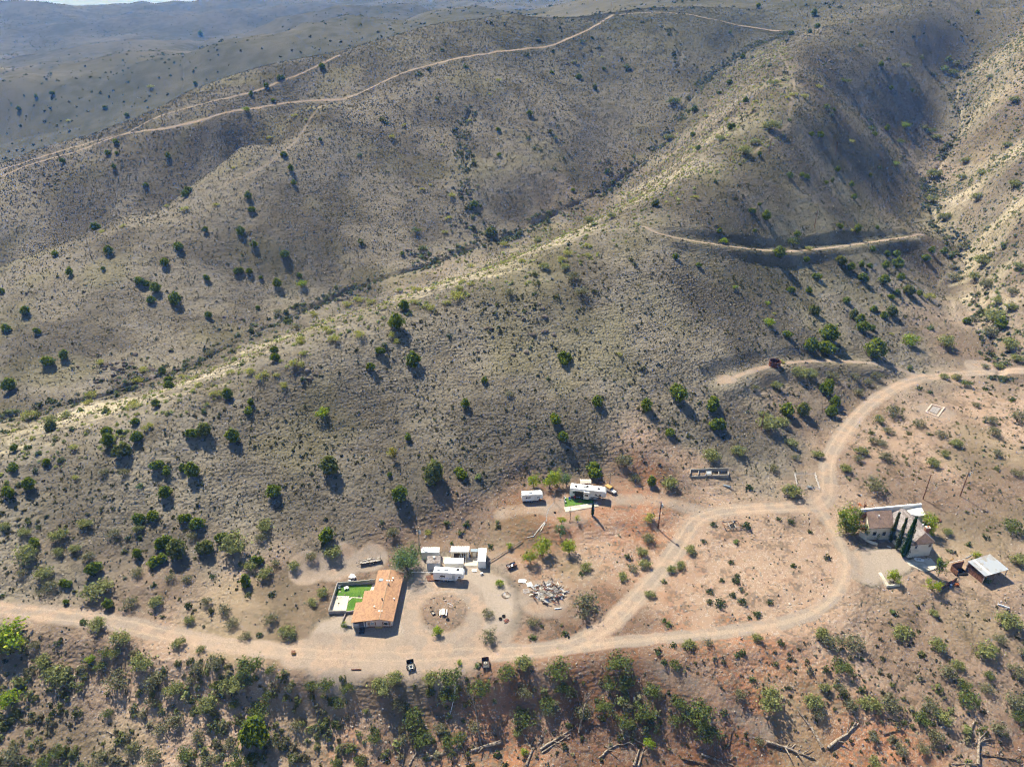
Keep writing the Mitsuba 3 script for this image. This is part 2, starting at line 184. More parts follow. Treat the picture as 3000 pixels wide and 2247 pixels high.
def ground_fn(p, n, uv):
    road, soil = uv.x, uv.y
    big, mid, fine, grit = fbm(p.x * .035, p.y * .035, 0, 3), fbm(p.x * .35, p.y * .35, 5, 3), noise(p.x * 2.1, p.y * 2.1, p.z * 2.1), noise(p.x * 6.3, p.y * 6.3, p.z * 6.3)
    c = mix((.190, .166, .128), (.285, .198, .14), smoothstep(.1, .55, soil)); c = mix(c, (.27, .13, .07), smoothstep(.6, 1.0, soil + .35 * (mid - .5)))
    grassy = 1 - smoothstep(.12, .5, soil)
    step = noise(p.x * .22, p.y * .22, p.z * 1.7 + 3.0 * mid)                      # stock paths that follow the contour
    c = mix(c, (.088, .078, .060), grassy * (.8 * smoothstep(.50, .62, fine * .6 + step * .4) + .2 * smoothstep(.5, .8, mid)))
    c = mix(c, (.30, .245, .165), .55 * grassy * smoothstep(.60, .75, grit * .55 + step * .45))
    c = mix(c, (.17, .155, .075), .35 * grassy * smoothstep(.5, .7, big))
    c = mix(c, (.37, .31, .25), (1 - grassy) * .75 * smoothstep(.56, .68, fine * .45 + grit * .55)); c = mix(c, (.135, .10, .07), (1 - grassy) * .75 * smoothstep(.52, .68, mid * .55 + fine * .45)); c = mix(c, (.20, .165, .10), (1 - grassy) * .5 * smoothstep(.5, .7, big))
    c = mix(c, (.40, .345, .24), .85 * grassy * smoothstep(.04, .24, n.y) * smoothstep(.25, .6, mid + .3 * fine))  # straw grass by aspect, also brightening the sunlit band in colour
    c = c * (.72 + .56 * smoothstep(.3, .7, fbm(p.x * .045 + 31, p.y * .045, 8, 3)))
    far = smoothstep(420., 760., p.y); c = mix(c, mix((.085, .088, .062), (.175, .16, .118), smoothstep(.3, .7, .6 * fbm(p.x * .011, p.y * .011, 2, 4) + .4 * fbm(p.x * .10, p.y * .10, 6, 3))), .8 * far); c = mix(c, (.36, .30, .20), far * .8 * smoothstep(.02, .22, n.y))  # far slopes tipped to the sun paled in colour as lit crest rims
    c = mix(c, (.085, .09, .06), far * .35 * smoothstep(.02, -.22, n.y))  # far slopes turned from the sun darkened in colour as shade
    track = mix((.385, .28, .205), (.31, .25, .20), smoothstep(.35, .6, mid)); track = mix(track, (.25, .205, .165), .45 * smoothstep(.55, .7, fbm(p.x * 1.1, p.y * 1.1, 9, 2))); track = mix(track, (.50, .385, .27), .35 * smoothstep(.08, .01, dr.abs(road + .05 * (mid - .5) - .86))); track = mix(track, (.42, .315, .23), .6 * smoothstep(.5, .75, big)); track = mix(track, (.36, .295, .235), smoothstep(0., .3, -soil)); track = track * (.82 + .36 * grit)
    return mix(c, track, smoothstep(.15, .62, road + .3 * (mid - .5)))
def ground_bump(p, n, uv):
    g = (1 - smoothstep(.1, .6, uv.x)) * (1 - .4 * smoothstep(.2, .6, uv.y))
    return (.05 + .5 * g) * (.55 * (noise(p.x * 1.9, p.y * 1.9, p.z * 1.9) - .5) + .30 * (noise(p.x * 4.7, p.y * 4.7, p.z * 4.7) - .5) + .25 * (noise(p.x * .3, p.y * .3, p.z * 3.6) - .5) + .25 * (noise(p.x * .22, p.y * .22, p.z * 1.7 + 3.0 * fbm(p.x * .35, p.y * .35, 5, 2)) - .5))
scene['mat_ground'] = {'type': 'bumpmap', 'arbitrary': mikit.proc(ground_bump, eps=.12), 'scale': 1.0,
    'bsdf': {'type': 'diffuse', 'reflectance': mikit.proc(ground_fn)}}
def add_ground(name, tri, label):
    used, inv = np.unique(tri, return_inverse=True)
    path = meshkit.write_ply((gvert[used], inv.reshape(-1, 3)), False, uvs[used], None, normals=gnorm[used])
    scene[name] = {'type': 'ply', 'filename': path, 'face_normals': False, 'bsdf': {'type': 'ref', 'id': 'mat_ground'}}
    labels[name] = {'label': label, 'kind': 'structure'}
far_tri = gvert[gtri[:, 0], 1] > 800
GL = {'dirt_road': 'main pale dirt road curving past the houses', 'loop_track': 'fainter dirt track looping round the open field', 'upper_driveway': 'reddish dirt drive in front of the motorhome', 'hill_track': 'short track cut across the right hillside', 'tank_track': 'pale bench track at the rusty tank', 'ridge_road': 'long dirt road climbing along the far ridge', 'crest_road': 'upper dirt road on the far ridge crest', 'side_track': 'faint track beside the ridge road at the left edge', 'spur_trail': 'pale worn trail down the grassy spur', 'summit_track': 'track contouring below the right summit', 'crest_trail': 'pale trail down the crest of the near hill', 'creek_track': 'broad reddish track down to the creek bed'}
left = np.ones(len(gtri), bool)
for k, name in enumerate(ROADS):
    m = which2 == k; left &= ~m
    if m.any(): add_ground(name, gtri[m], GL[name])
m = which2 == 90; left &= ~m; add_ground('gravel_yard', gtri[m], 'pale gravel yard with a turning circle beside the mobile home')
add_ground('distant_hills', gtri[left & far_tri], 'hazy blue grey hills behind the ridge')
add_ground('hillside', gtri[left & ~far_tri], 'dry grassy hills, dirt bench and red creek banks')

# ------------------------------------------------------------------ helpers: meshes, things and their parts
def plain(name, rgb, rough=.8, metallic=0., spec=.3, two=True):
    b = {'type': 'principled', 'base_color': {'type': 'rgb', 'value': list(rgb)}, 'roughness': rough, 'metallic': metallic, 'specular': spec}
    scene['mat_' + name] = {'type': 'twosided', 'bsdf': b} if two else b
def proc_mat(name, fn, rough=.85, metallic=0.):
    scene['mat_' + name] = {'type': 'twosided', 'bsdf': {'type': 'principled', 'base_color': mikit.proc(fn), 'roughness': rough, 'metallic': metallic, 'specular': .3}}
scene['mat_leaf'] = {'type': 'principledthin', 'base_color': {'type': 'mesh_attribute', 'name': 'vertex_color'}, 'roughness': .9, 'diff_trans': .8, 'spec_trans': 0.0, 'eta': 1.05}
scene['mat_bark'] = {'type': 'diffuse', 'reflectance': mikit.proc(lambda p, n, uv: mix((.16, .115, .08), (.07, .05, .035), smoothstep(.35, .65, noise(p.x * 5, p.y * 5, p.z * 1.3))))}
scene['mat_dead'] = {'type': 'twosided', 'bsdf': {'type': 'diffuse', 'reflectance': mikit.proc(lambda p, n, uv: mix((.40, .335, .26), (.20, .155, .115), smoothstep(.35, .65, noise(p.x * 3.5, p.y * 3.5, p.z * 3.5))))}}
scene['mat_tuft'] = {'type': 'twosided', 'bsdf': {'type': 'diffuse', 'reflectance': {'type': 'mesh_attribute', 'name': 'vertex_color'}}}
def proj(p):
    p = np.atleast_2d(p); x, y, z = p[:, 0], p[:, 1], p[:, 2] - CAM_Z; dep = y * CP - z * SP
    return np.stack([1500 + F * x / dep, 1123.5 - F * (y * SP + z * CP) / dep], -1)
def depth(p): return p[..., 1] * CP - (p[..., 2] - CAM_Z) * SP
count = {}
def numbered(key):
    n = count.get(key, -1) + 1; count[key] = n
    return key if n == 0 else f'{key}_{n:03d}'
def thing(name, label, cat, group=None):
    key = numbered(name); labels[key] = {'label': label, 'category': cat}
    if group: labels[key]['group'] = group
    return key
def part(t, name, mesh, mat, label=None, smooth=False, **k):
    key = numbered(f'{t}__{name}') if name else t
    scene[key] = mikit.ply(mesh, 'mat_' + mat, smooth=smooth, **k)
    if label: labels[key] = {'label': label}
    return key
def single(name, label, cat, mesh, mat, group=None, smooth=False):
    t = thing(name, label, cat, group); scene[t] = mikit.ply(mesh, 'mat_' + mat, smooth=smooth); return t
cat_ = lambda *m: trimesh.util.concatenate([x for q in m for x in (q if isinstance(q, list) else [q])])
def rotz(m, a):
    m.apply_transform(trimesh.transformations.rotation_matrix(a, [0, 0, 1])); return m
def move(m, p):
    m.apply_translation(p); return m
def box(cx, cy, z0, lx, ly, lz, a=0., bevel=0.):
    m = trimesh.creation.box([lx, ly, lz])
    if bevel:
        import manifold3d as m3
        s = np.array([lx, ly, lz]) / 2 - bevel
        pts_ = [(sx * (s[0] + bx), sy_ * (s[1] + by), sz * (s[2] + bz)) for sx in (-1, 1) for sy_ in (-1, 1) for sz in (-1, 1) for bx, by, bz in ((bevel, 0, 0), (0, bevel, 0), (0, 0, bevel))]
        m = trimesh.convex.convex_hull(np.array(pts_))
    return move(rotz(m, a), [cx, cy, z0 + lz / 2])
def tube(p, r, sides=6, cap=True):
    p = np.asarray(p, float); r = np.broadcast_to(r, (len(p),)).astype(float)
    t = np.gradient(p, axis=0); t /= np.linalg.norm(t, axis=1, keepdims=True) + 1e-12
    a = np.cross(t, np.where(np.abs(t[:, 2:]) < .9, [0, 0, 1.], [1., 0, 0])); a /= np.linalg.norm(a, axis=1, keepdims=True) + 1e-12; b = np.cross(t, a)
    an = np.arange(sides) * 2 * np.pi / sides
    v = p[:, None] + r[:, None, None] * (np.cos(an)[None, :, None] * a[:, None] + np.sin(an)[None, :, None] * b[:, None])
    v = v.reshape(-1, 3); f = []
    for i in range(len(p) - 1):
        for j in range(sides):
            q = [i * sides + j, i * sides + (j + 1) % sides, (i + 1) * sides + (j + 1) % sides, (i + 1) * sides + j]; f += [[q[0], q[1], q[2]], [q[0], q[2], q[3]]]
    if cap:
        for base in (0, (len(p) - 1) * sides):
            for j in range(1, sides - 1): f.append([base, base + j, base + j + 1] if base else [base, base + j + 1, base + j])
    return trimesh.Trimesh(v, f, process=False)
def cyl(x, y, z0, r, h, n=14): return move(trimesh.creation.cylinder(r, h, sections=n), [x, y, z0 + h / 2])
def poly(points, top, bottom):          # a closed block over a plan outline; heights are numbers or one per corner
    p = np.asarray(points, float)[:, :2]
    if (np.roll(p, -1, 0)[:, 1] * p[:, 0] - np.roll(p, -1, 0)[:, 0] * p[:, 1]).sum() < 0:
        p = p[::-1]; top = top[::-1] if np.ndim(top) else top; bottom = bottom[::-1] if np.ndim(bottom) else bottom
    n = len(p); import shapely
    tri = trimesh.creation.triangulate_polygon(shapely.Polygon(p), engine='earcut')
    idx = cKDTree(p).query(tri[0])[1]; ft = idx[tri[1]]
    nn = np.cross(p[ft[:, 1]] - p[ft[:, 0]], p[ft[:, 2]] - p[ft[:, 0]]); ft = np.where((nn < 0)[:, None], ft[:, ::-1], ft)
    v = np.vstack([np.c_[p, np.broadcast_to(bottom, (n,))], np.c_[p, np.broadcast_to(top, (n,))]])
    i = np.arange(n); j = (i + 1) % n
    return trimesh.Trimesh(v, np.vstack([ft[:, ::-1], ft + n, np.c_[i, j, j + n], np.c_[i, j + n, i + n]]), process=False)

# ------------------------------------------------------------------ plants
def quads_mesh(c, nrm, size, rg, aspect=1.0):
    """One small leaf clump at each place c, facing about nrm."""
    n = len(c); nrm = nrm / (np.linalg.norm(nrm, axis=1, keepdims=True) + 1e-9)
    a = np.cross(nrm, rg.normal(size=(n, 3))); a /= np.linalg.norm(a, axis=1, keepdims=True) + 1e-9; b = np.cross(nrm, a)
    s = np.broadcast_to(size, (n,))[:, None]; k = rg.uniform(.55, 1.15, (4, n, 1))
    v = np.stack([c - a * s * k[0] * aspect, c - b * s * k[1], c + a * s * k[2] * aspect, c + b * s * k[3]], 1) + (rg.normal(size=(n, 4, 3)) * .18 * s[:, None])
    i = np.arange(n)[:, None] * 4
    return v.reshape(-1, 3), np.vstack([i + [0, 1, 2], i + [0, 2, 3]])
def tint(base, n, rg, spread=.22, alt=None, k=.3):
    c = np.array(base) * np.exp(rg.normal(0, spread, (n, 1)))
    if alt is not None: w = (rg.random((n, 1)) < k); c = np.where(w, np.array(alt) * np.exp(rg.normal(0, spread, (n, 1))), c)
    return np.repeat(np.clip(c, .004, .6), 4, 0)
def juniper(seed, base, alt, h=.92, n=520):
    rg = np.random.default_rng(seed); d = rg.normal(size=(n, 3)); d /= np.linalg.norm(d, axis=1, keepdims=True); nl = 1 + seed % 3; off = rg.uniform(-.2, .2, (nl, 3)) * (nl > 1); ls = rg.uniform(.62, .85, nl) if nl > 1 else np.ones(1); kk = rg.integers(0, nl, n); off[:, 2] *= .6
    lob = .56 + .78 * meshkit.fbm(d * 2.3 + seed, 2, seed) ; rad = lob * rg.uniform(.72, 1.03, n)
    taper = 1 - .30 * np.clip(d[:, 2], 0, 1)
    c = d * rad[:, None] * np.stack([.5 * taper, .5 * taper, np.full(n, h / 2)], -1); c[:, 2] += h * .53; c = c * ls[kk][:, None] + off[kk]
    up = d + [0, 0, .5]
    v, f = quads_mesh(c, up + .5 * rg.normal(size=(n, 3)), rg.uniform(.045, .085, n), rg)
    core = trimesh.creation.icosphere(2, 1.0); cd = core.vertices / np.linalg.norm(core.vertices, axis=1, keepdims=True)
    cr = (.56 + .78 * meshkit.fbm(cd * 2.3 + seed, 2, seed)) * .72
    cvv = cd * cr[:, None] * np.stack([.5 * (1 - .3 * np.clip(cd[:, 2], 0, 1)), .5 * (1 - .3 * np.clip(cd[:, 2], 0, 1)), np.full(len(cd), h / 2)], -1); cvv[:, 2] += h * .53; nv = len(cvv); cvv = np.vstack([cvv * a + o for a, o in zip(ls, off)]); core = trimesh.Trimesh(cvv, np.vstack([core.faces + nv * q for q in range(nl)]), process=False)
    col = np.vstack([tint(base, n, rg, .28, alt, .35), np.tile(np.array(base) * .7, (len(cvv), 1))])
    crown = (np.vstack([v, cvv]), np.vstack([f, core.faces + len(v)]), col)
    trunk = cat_([tube([[0, 0, -.12], [.01, 0, .1], [.02 * math.cos(q), .02 * math.sin(q), .4]], [.05, .04, .02], 5) for q in (0, 2.4)] + [tube([[.02, 0, .1], o + [0, 0, h * .4]], [.03, .012], 4) for o in off])
    return crown, trunk
def mesquite(seed, base, alt, h=.72, n=760, lobes=11, leaf=.040, dense=1.0):
    rg = np.random.default_rng(seed); q = rg.uniform(0, 2 * math.pi, lobes) ; rr = np.sqrt(rg.uniform(.02, 1, lobes)) * .36
    cc = np.stack([rr * np.cos(q), rr * np.sin(q), h * (.62 - .55 * rr + rg.uniform(-.12, .16, lobes))], -1)
    sz = rg.uniform(.10, .19, lobes); k = rg.integers(0, lobes, n)
    c = cc[k] + rg.normal(size=(n, 3)) * sz[k][:, None] * [.75, .75, .6] * dense; c[:, 2] = np.clip(c[:, 2], .02, None)
    v, f = quads_mesh(c, (c - [0, 0, h * .3]) + .6 * rg.normal(size=(n, 3)) * .5, rg.uniform(.6, 1.3, n) * leaf, rg, 1.2)
    trunk = cat_([tube([[0, 0, -.08], p * [.45, .45, .5] + rg.normal(size=3) * .02, p], [.022, .014, .005], 4, False) for p in cc[:7]])
    return (v, f, tint(base, n, rg, .28, alt, .3)), trunk
KINDS = {}
def kind(name, fn, seeds, **k):
    KINDS[name] = []
    for s in seeds:
        (v, f, c), trunk = fn(s, **k); g = f'group_{name}_{s}'
        scene[g] = {'type': 'shapegroup', 'crown': mikit.ply((v, f), 'mat_leaf', smooth=False, color=c), 'stems' if fn is mesquite else 'trunk': mikit.ply(trunk, 'mat_bark')}
        KINDS[name].append(g)
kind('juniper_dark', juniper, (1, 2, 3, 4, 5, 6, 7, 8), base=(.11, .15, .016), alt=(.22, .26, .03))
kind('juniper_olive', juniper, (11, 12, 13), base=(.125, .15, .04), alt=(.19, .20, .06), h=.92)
kind('mesquite_green', mesquite, (21, 22, 23, 24), base=(.24, .26, .095), alt=(.33, .335, .13))
kind('mesquite_grey', mesquite, (31, 32, 33, 34), base=(.19, .195, .10), alt=(.25, .235, .14), n=560, leaf=.034)
kind('mesquite_dark', mesquite, (41, 42, 43, 44), base=(.12, .155, .045), alt=(.20, .225, .07), n=620, h=.75, leaf=.036)
kind('bush_yellow', mesquite, (51, 52, 53), base=(.36, .37, .10), alt=(.45, .43, .13), h=.62, n=480)
kind('bush_lime', mesquite, (61, 62, 63), base=(.23, .32, .03), alt=(.35, .40, .045), h=.85, n=620, leaf=.042)
kind('prickly_pear', mesquite, (71, 72), base=(.055, .085, .035), alt=(.10, .12, .05), h=.45, n=200, leaf=.06)
tiles = {'A': (0, 700, 2.209), 'B': (1000, 700, 2.209), 'C': (2000, 700, 2.209), 'D': (0, 1500, 2.212), 'E': (1000, 1500, 2.212), 'F': (2000, 1500, 2.212), 'G': (0, 0, 2.209), 'H': (1000, 0, 2.209), 'I': (2000, 0, 2.209)}
PLANTS = [
('A', 'juniper_dark', [(357,93,45),(708,78,52),(1160,50,60),(1068,152,55),(457,218,50),(670,192,25),(908,272,55),(950,290,45),(1012,320,62),(982,395,52),(1148,385,85),(1548,196,55),(1614,208,38),(1688,250,26),(1335,248,45),(1645,38,42),(1845,100,50),(1862,125,42),(1938,228,38),(1798,292,50),(170,463,58),(46,565,66),(240,592,50),(18,330,45),(1352,497,42),(1668,442,28),(318,787,76),(422,752,60),(65,950,78),(1775,718,45),(1782,763,57),(1055,858,40),(1097,895,62),(1095,945,60),(1476,1008,64),(1620,1050,45),(1615,1092,66),(1012,1065,48),(878,1178,55),(700,1252,68),(708,1308,75),(773,1240,40),(893,1275,76),(1250,1255,70),(1522,1265,88),(1018,1455,75),(1075,1485,70),(1190,1482,52),(1250,1500,85),(85,1462,70),(98,1355,45),(305,1440,45),(198,1590,72),(62,1640,75),(1772,1630,85),(1073,1640,75)]),
('A', 'juniper_olive', [(320,1205,80),(1345,1225,105),(797,1365,105),(2135,1475,105)]),
('A', 'bush_lime', [(1950,295,68),(2080,1130,100)]),
('A', 'bush_yellow', [(480,1345,70),(1915,800,100),(1695,880,85),(1610,855,80),(1840,940,60),(1390,995,70),(1290,945,60),(2120,585,80),(2165,645,90),(2030,480,60),(1495,860,60),(1955,740,55),(1950,650,80),(1785,880,50),(870,1065,80),(895,905,75),(930,840,60),(650,790,55),(965,1210,75),(1180,885,55),(190,1135,100),(600,1000,70),(570,1055,65),(490,1540,55)]),
('A', 'mesquite_grey', [(1800,470,70),(1860,530,60),(1920,575,70),(1725,655,50),(1785,630,45),(1575,795,60),(1360,735,70),(400,1420,60),(230,1490,50),(680,1500,70),(560,1240,60),(250,1380,60),(120,1580,60),(1320,1110,55),(910,1590,60),(800,1510,70)]),
('A', 'mesquite_green', [(1520,775,55),(1300,770,50),(1500,720,60),(30,1240,60),(430,1140,80),(330,1160,70),(250,1120,60),(520,1100,60),(690,1110,60),(760,1000,60),(840,960,60),(470,1220,60),(360,1290,60),(180,1340,60)]),
('B', 'juniper_dark', [(395,97,28),(408,435,64),(360,545,92),(253,722,58),(192,828,52),(464,790,96),(928,910,40),(803,1072,50),(1447,752,78),(1440,795,50),(1647,1042,78),(1385,1160,75),(1427,1275,70),(1965,1068,84),(2180,1000,105),(2120,1238,68),(2160,112,45),(775,1490,90),(432,1280,45),(312,1525,30),(1630,1470,120),(2000,1560,65),(380,1660,90)]),
('B', 'juniper_olive', [(585,1500,130)]),
('B', 'mesquite_dark', [(130,18,60),(530,60,70),(520,105,60),(570,90,45),(1280,150,40),(1550,140,40),(1900,160,50),(280,680,50)]),
('B', 'mesquite_grey', [(1490,240,100),(1560,340,100),(1090,340,80),(1095,1000,70),(1340,900,40),(1840,1440,130),(1900,1545,90),(890,1530,60),(1950,830,60),(1640,330,50),(1245,220,60)]),
('B', 'bush_yellow', [(330,1370,70),(1800,745,40),(480,325,75),(110,385,70),(45,415,65),(190,405,70),(160,435,60),(475,405,60),(565,435,75),(330,615,60),(115,610,80),(360,655,55),(1170,140,55),(745,355,100),(760,310,60),(835,290,55),(780,275,50),(1600,105,50),(1430,128,65),(1470,90,60),(1595,40,55),(1050,30,65),(840,170,50),(1040,155,40),(685,408,55),(590,320,50),(370,330,50)]),
('B', 'mesquite_green', [(1265,275,60),(1315,180,75),(1450,180,70),(1320,140,90),(1390,370,60),(1250,350,50),(2120,1580,120),(1880,130,50),(700,620,50)]),
('C', 'juniper_dark', [(622,90,76),(106,165,42),(800,135,34),(868,240,50),(700,322,52),(676,612,56),(1058,397,44),(943,615,108),(825,680,92),(925,700,98),(1240,720,118),(1085,185,48),(1155,165,40),(1160,250,62),(1215,170,40),(1310,175,45),(1385,165,65),(1405,240,55),(1300,268,58),(1320,95,42),(1380,95,50),(1228,65,40),(1575,115,55),(1610,75,40),(1690,85,40),(1530,352,36),(1232,442,52),(1145,525,50),(1165,570,75),(1225,575,40),(1302,490,48),(1385,340,40),(1350,375,40),(815,330,40),(187,1055,100),(228,1190,95),(932,965,90),(655,1090,95),(980,1060,60),(962,1115,80),(2050,550,70),(1835,530,50)]),
('C', 'juniper_olive', [(1015,140,62),(853,462,62),(1098,480,56),(978,1020,95),(1455,330,70),(775,1110,75),(1345,465,65)]),
('C', 'bush_lime', [(262,20,60),(553,545,80),(340,315,38),(548,415,38),(1478,665,115)]),
('C', 'bush_yellow', [(818,58,50),(590,480,25),(1350,615,30),(1590,370,80),(640,790,45),(1770,890,60)]),
('C', 'mesquite_green', [(1700,670,120),(745,860,110),(820,870,100),(600,945,75),(560,1190,150),(520,1130,60),(650,1180,90),(360,1370,100),(190,1400,120),(705,1315,80),(870,1390,80),(1050,1485,80),(1265,1165,70),(1215,1245,50),(1690,1390,60),(2010,490,160),(2115,680,120),(1940,140,120),(1890,240,90),(2115,440,90),(2030,400,80),(2170,170,80),(2160,770,90),(2050,820,70),(700,1630,130),(1770,1320,80),(1610,1445,90),(1155,1370,80),(1690,890,60),(2030,1480,50)]),
('C', 'mesquite_grey', [(970,880,90),(1110,885,70),(1200,920,70),(1245,880,80),(1130,990,85),(465,960,60),(265,1390,150),(735,1415,60),(1240,1580,150),(1300,1400,100),(1220,1300,70),(1280,1310,80),(1330,1240,80),(1350,1110,120),(1400,1150,110),(1520,1190,90),(1720,1430,110),(1660,1260,70),(1460,1250,45),(2000,1170,100),(2010,1250,100),(2165,1150,130),(1900,1070,60),(1960,960,50),(1775,890,70),(2130,1030,60),(1760,250,110),(1960,290,110),(2130,335,80),(1890,520,70),(2000,610,120),(1960,820,60),(1745,180,60),(1740,100,60),(2000,90,60),(2080,40,60),(2030,1385,80),(2165,1510,80),(1530,960,50),(1600,985,50),(580,1480,80),(430,1600,60),(1590,1255,40),(1800,60,80),(1130,1420,70),(1470,830,60)]),
('C', 'mesquite_dark', [(1830,930,80),(1740,640,60),(1600,570,60)]),
('D', 'juniper_dark', [(900,35,75),(985,15,80),(1200,35,70),(1278,65,100),(1062,180,100),(1030,290,105),(895,270,55),(615,360,85),(428,440,76),(220,195,70),(1610,445,80),(1668,300,75),(2120,150,95),(1440,165,70),(1665,1400,185),(430,580,35),(705,595,60)]),
('D', 'juniper_olive', [(1155,240,110),(1330,225,100)]),
('D', 'mesquite_green', [(2165,250,120),(1720,390,105),(390,145,120),(175,265,150),(165,125,85),(300,385,120),(490,235,80),(380,255,70),(900,105,65),(1020,580,100),(560,70,90),(40,90,80),(1520,200,190),(1720,80,110),(1630,340,90),(1865,770,120),(2090,515,85),(2025,580,75),(630,720,120),(1235,690,75),(20,535,50),(1910,345,80),(640,490,180),(785,815,130),(375,1050,170),(920,965,150),(1130,1140,130),(1500,1110,150),(1350,1230,140),(290,950,110),(750,910,70),(1160,840,90),(545,700,60),(380,840,60),(70,860,200)]),
('D', 'bush_lime', [(100,780,240),(85,1200,150),(585,955,70)]),
('D', 'mesquite_grey', [(320,470,120),(585,280,90),(840,580,110),(890,380,90),(740,130,90),(190,60,50),(250,90,50),(835,155,50),(810,245,60),(905,160,50),(1240,150,70),(1700,160,90),(1560,330,50),(1790,330,70),(2010,280,80),(1380,405,50),(1110,415,70),(1210,425,75),(1000,460,50),(1345,575,80),(1450,630,90),(1510,705,90),(1370,630,60),(1225,595,60),(1590,790,80),(1680,790,50),(1750,690,100),(1760,520,60),(1610,530,60),(150,390,70),(220,860,70),(550,1005,80),(770,1090,170),(1020,1080,150),(980,1220,90),(1280,1000,100),(1400,950,130),(1240,1080,70),(1880,1120,70),(880,1300,50),(1130,1340,130),(1280,1450,100),(1920,1370,90),(80,1560,160),(870,1510,110),(640,1580,110),(1000,1560,140),(1350,1600,130),(1780,1490,100),(1050,1400,100),(1490,1500,90)]),
('D', 'mesquite_dark', [(1620,990,180),(1760,1010,80),(685,900,90),(650,985,90),(1300,880,70),(1600,1090,100),(1690,1260,150),(2010,1120,90),(2110,1110,110),(2190,1230,110),(1520,1230,80),(340,1290,55),(700,1290,80),(1470,1170,110),(380,1540,120),(280,1610,120),(1200,1560,120),(1540,1600,120),(1640,1580,100),(1900,1590,80),(2180,1610,80),(1400,1110,80),(2160,1370,40),(1730,1180,80)]),
('E', 'mesquite_green', [(685,65,50),(815,70,60),(770,125,60),(1015,85,45),(260,60,45),(715,195,35),(1855,275,60),(1950,255,80),(1965,335,80),(1825,410,75),(1585,350,80),(1555,390,50),(2000,525,70),(2140,370,70),(2200,340,70),(1450,780,60),(2120,720,60),(1240,800,60),(345,1060,110),(580,1070,110),(885,985,55),(1180,970,130),(2150,855,50),(260,1120,140),(1140,1420,70),(1450,1510,50),(965,215,50)]),
('E', 'bush_yellow', [(2000,30,80),(565,130,50),(1990,160,60)]),
('E', 'bush_lime', [(1030,460,60),(1090,215,50),(770,970,40),(1180,1550,60),(1990,1480,90),(625,775,80)]),
('E', 'mesquite_grey', [(340,130,90),(1990,160,90),(1885,355,80),(1565,580,190),(955,650,90),(960,790,120),(1250,710,90),(1300,730,35),(1430,725,30),(2090,440,50),(2090,690,40),(520,1150,230),(870,1370,110),(640,1380,90),(410,1460,80),(1340,1290,90),(1190,1160,120),(2055,890,60),(360,1240,100),(1010,60,40),(1570,1280,130),(1060,1630,60)]),
('E', 'mesquite_dark', [(710,1060,170),(690,1180,150),(895,1120,160),(1060,1020,140),(1410,1000,180),(1440,1130,140),(1320,1220,130),(1190,1330,170),(1570,1310,140),(1800,960,190),(1860,1080,140),(1740,1100,120),(2010,1140,120),(1960,1270,160),(1700,1250,140),(1830,1340,130),(2180,1230,110),(2160,1340,100),(520,1430,150),(700,1480,120),(770,1440,90),(470,1310,170),(40,1130,100),(20,1220,70),(10,1070,60),(50,1520,80),(120,1600,100),(220,1450,110),(1010,1560,60),(2090,960,60),(2160,980,90)]),
('F', 'prickly_pear', [(315,325,45),(385,580,70),(175,580,50),(240,590,80),(480,655,60),(565,580,50),(430,685,35),(320,535,50),(350,440,60),(250,440,40),(350,410,40),(380,500,45),(175,515,55),(825,125,35),(700,60,50),(620,45,40),(140,190,40),(405,85,70),(200,80,50)]),
('F', 'mesquite_green', [(50,240,80),(345,185,50),(940,285,60),(715,340,45),(1625,650,65),(1420,770,130),(900,780,90),(1640,850,110),(1775,985,90),(1955,880,150),(555,1200,190),(840,1220,130),(1210,1230,140),(1680,1310,120),(480,810,70),(920,1130,70),(2190,300,120),(1240,1610,90),(1710,120,70),(2100,700,160),(40,850,90),(270,1285,60)]),
('F', 'mesquite_grey', [(1365,640,60),(970,830,150),(1090,840,150),(1700,1020,130),(1030,1130,80),(885,1300,90),(1080,1240,110),(1350,1250,150),(1600,1230,120),(1970,1130,100),(2060,820,90),(2150,1010,120),(2200,900,100),(2160,1220,150),(2030,1390,110),(1640,1450,120),(1560,1520,100),(1410,1520,100),(1230,1440,90),(450,1070,55),(640,835,60),(370,1180,90),(500,1480,70),(1850,200,50),(1740,245,60),(160,840,70),(350,920,50)]),
('F', 'mesquite_dark', [(1035,990,150),(1090,1060,120),(1540,1330,130),(1860,1200,160),(1980,1050,80),(2170,750,130),(2180,1310,120),(1820,1110,100),(100,1290,230),(60,1400,200),(160,1410,180),(20,1230,90),(390,900,60),(2130,80,150),(1960,150,60)]),
('G', 'juniper_dark', [(2085,430,45),(1820,497,45),(1725,555,35),(1628,608,32),(1770,650,30),(753,922,38),(700,990,36),(760,990,26),(1090,1015,32),(408,1045,28),(740,1085,26),(945,1195,34),(1205,1258,48),(1222,1230,40),(1837,998,40),(1887,1090,36),(1903,1185,32),(1610,1270,42),(1630,1358,42),(1565,1500,58),(622,1460,58),(340,607,28),(235,628,20),(123,705,28),(680,692,32),(825,742,34),(1265,543,28),(1300,222,30),(2075,905,22),(1330,1490,32)]),
('G', 'bush_lime', [(1593,715,48)]),
('G', 'bush_yellow', [(975,562,42),(445,780,34),(1750,890,40),(1910,750,40),(1510,1085,26),(1400,1320,40),(1200,1350,60),(1080,1335,40),(800,1460,40),(660,1495,40),(1980,775,28)]),
('H', 'juniper_dark', [(1363,462,36),(1538,497,40),(1015,840,34),(1020,1000,32),(860,1325,44),(1218,735,38),(1497,1225,32)]),
('H', 'juniper_olive', [(1635,565,35),(975,1500,70),(2035,1310,50)]),
('H', 'bush_yellow', [(1690,372,24),(1022,520,34),(828,780,34),(713,1262,54),(655,938,30),(695,1405,45),(670,1500,42),(325,885,44),(525,1222,28),(410,810,34),(960,610,26),(575,1195,24)]),
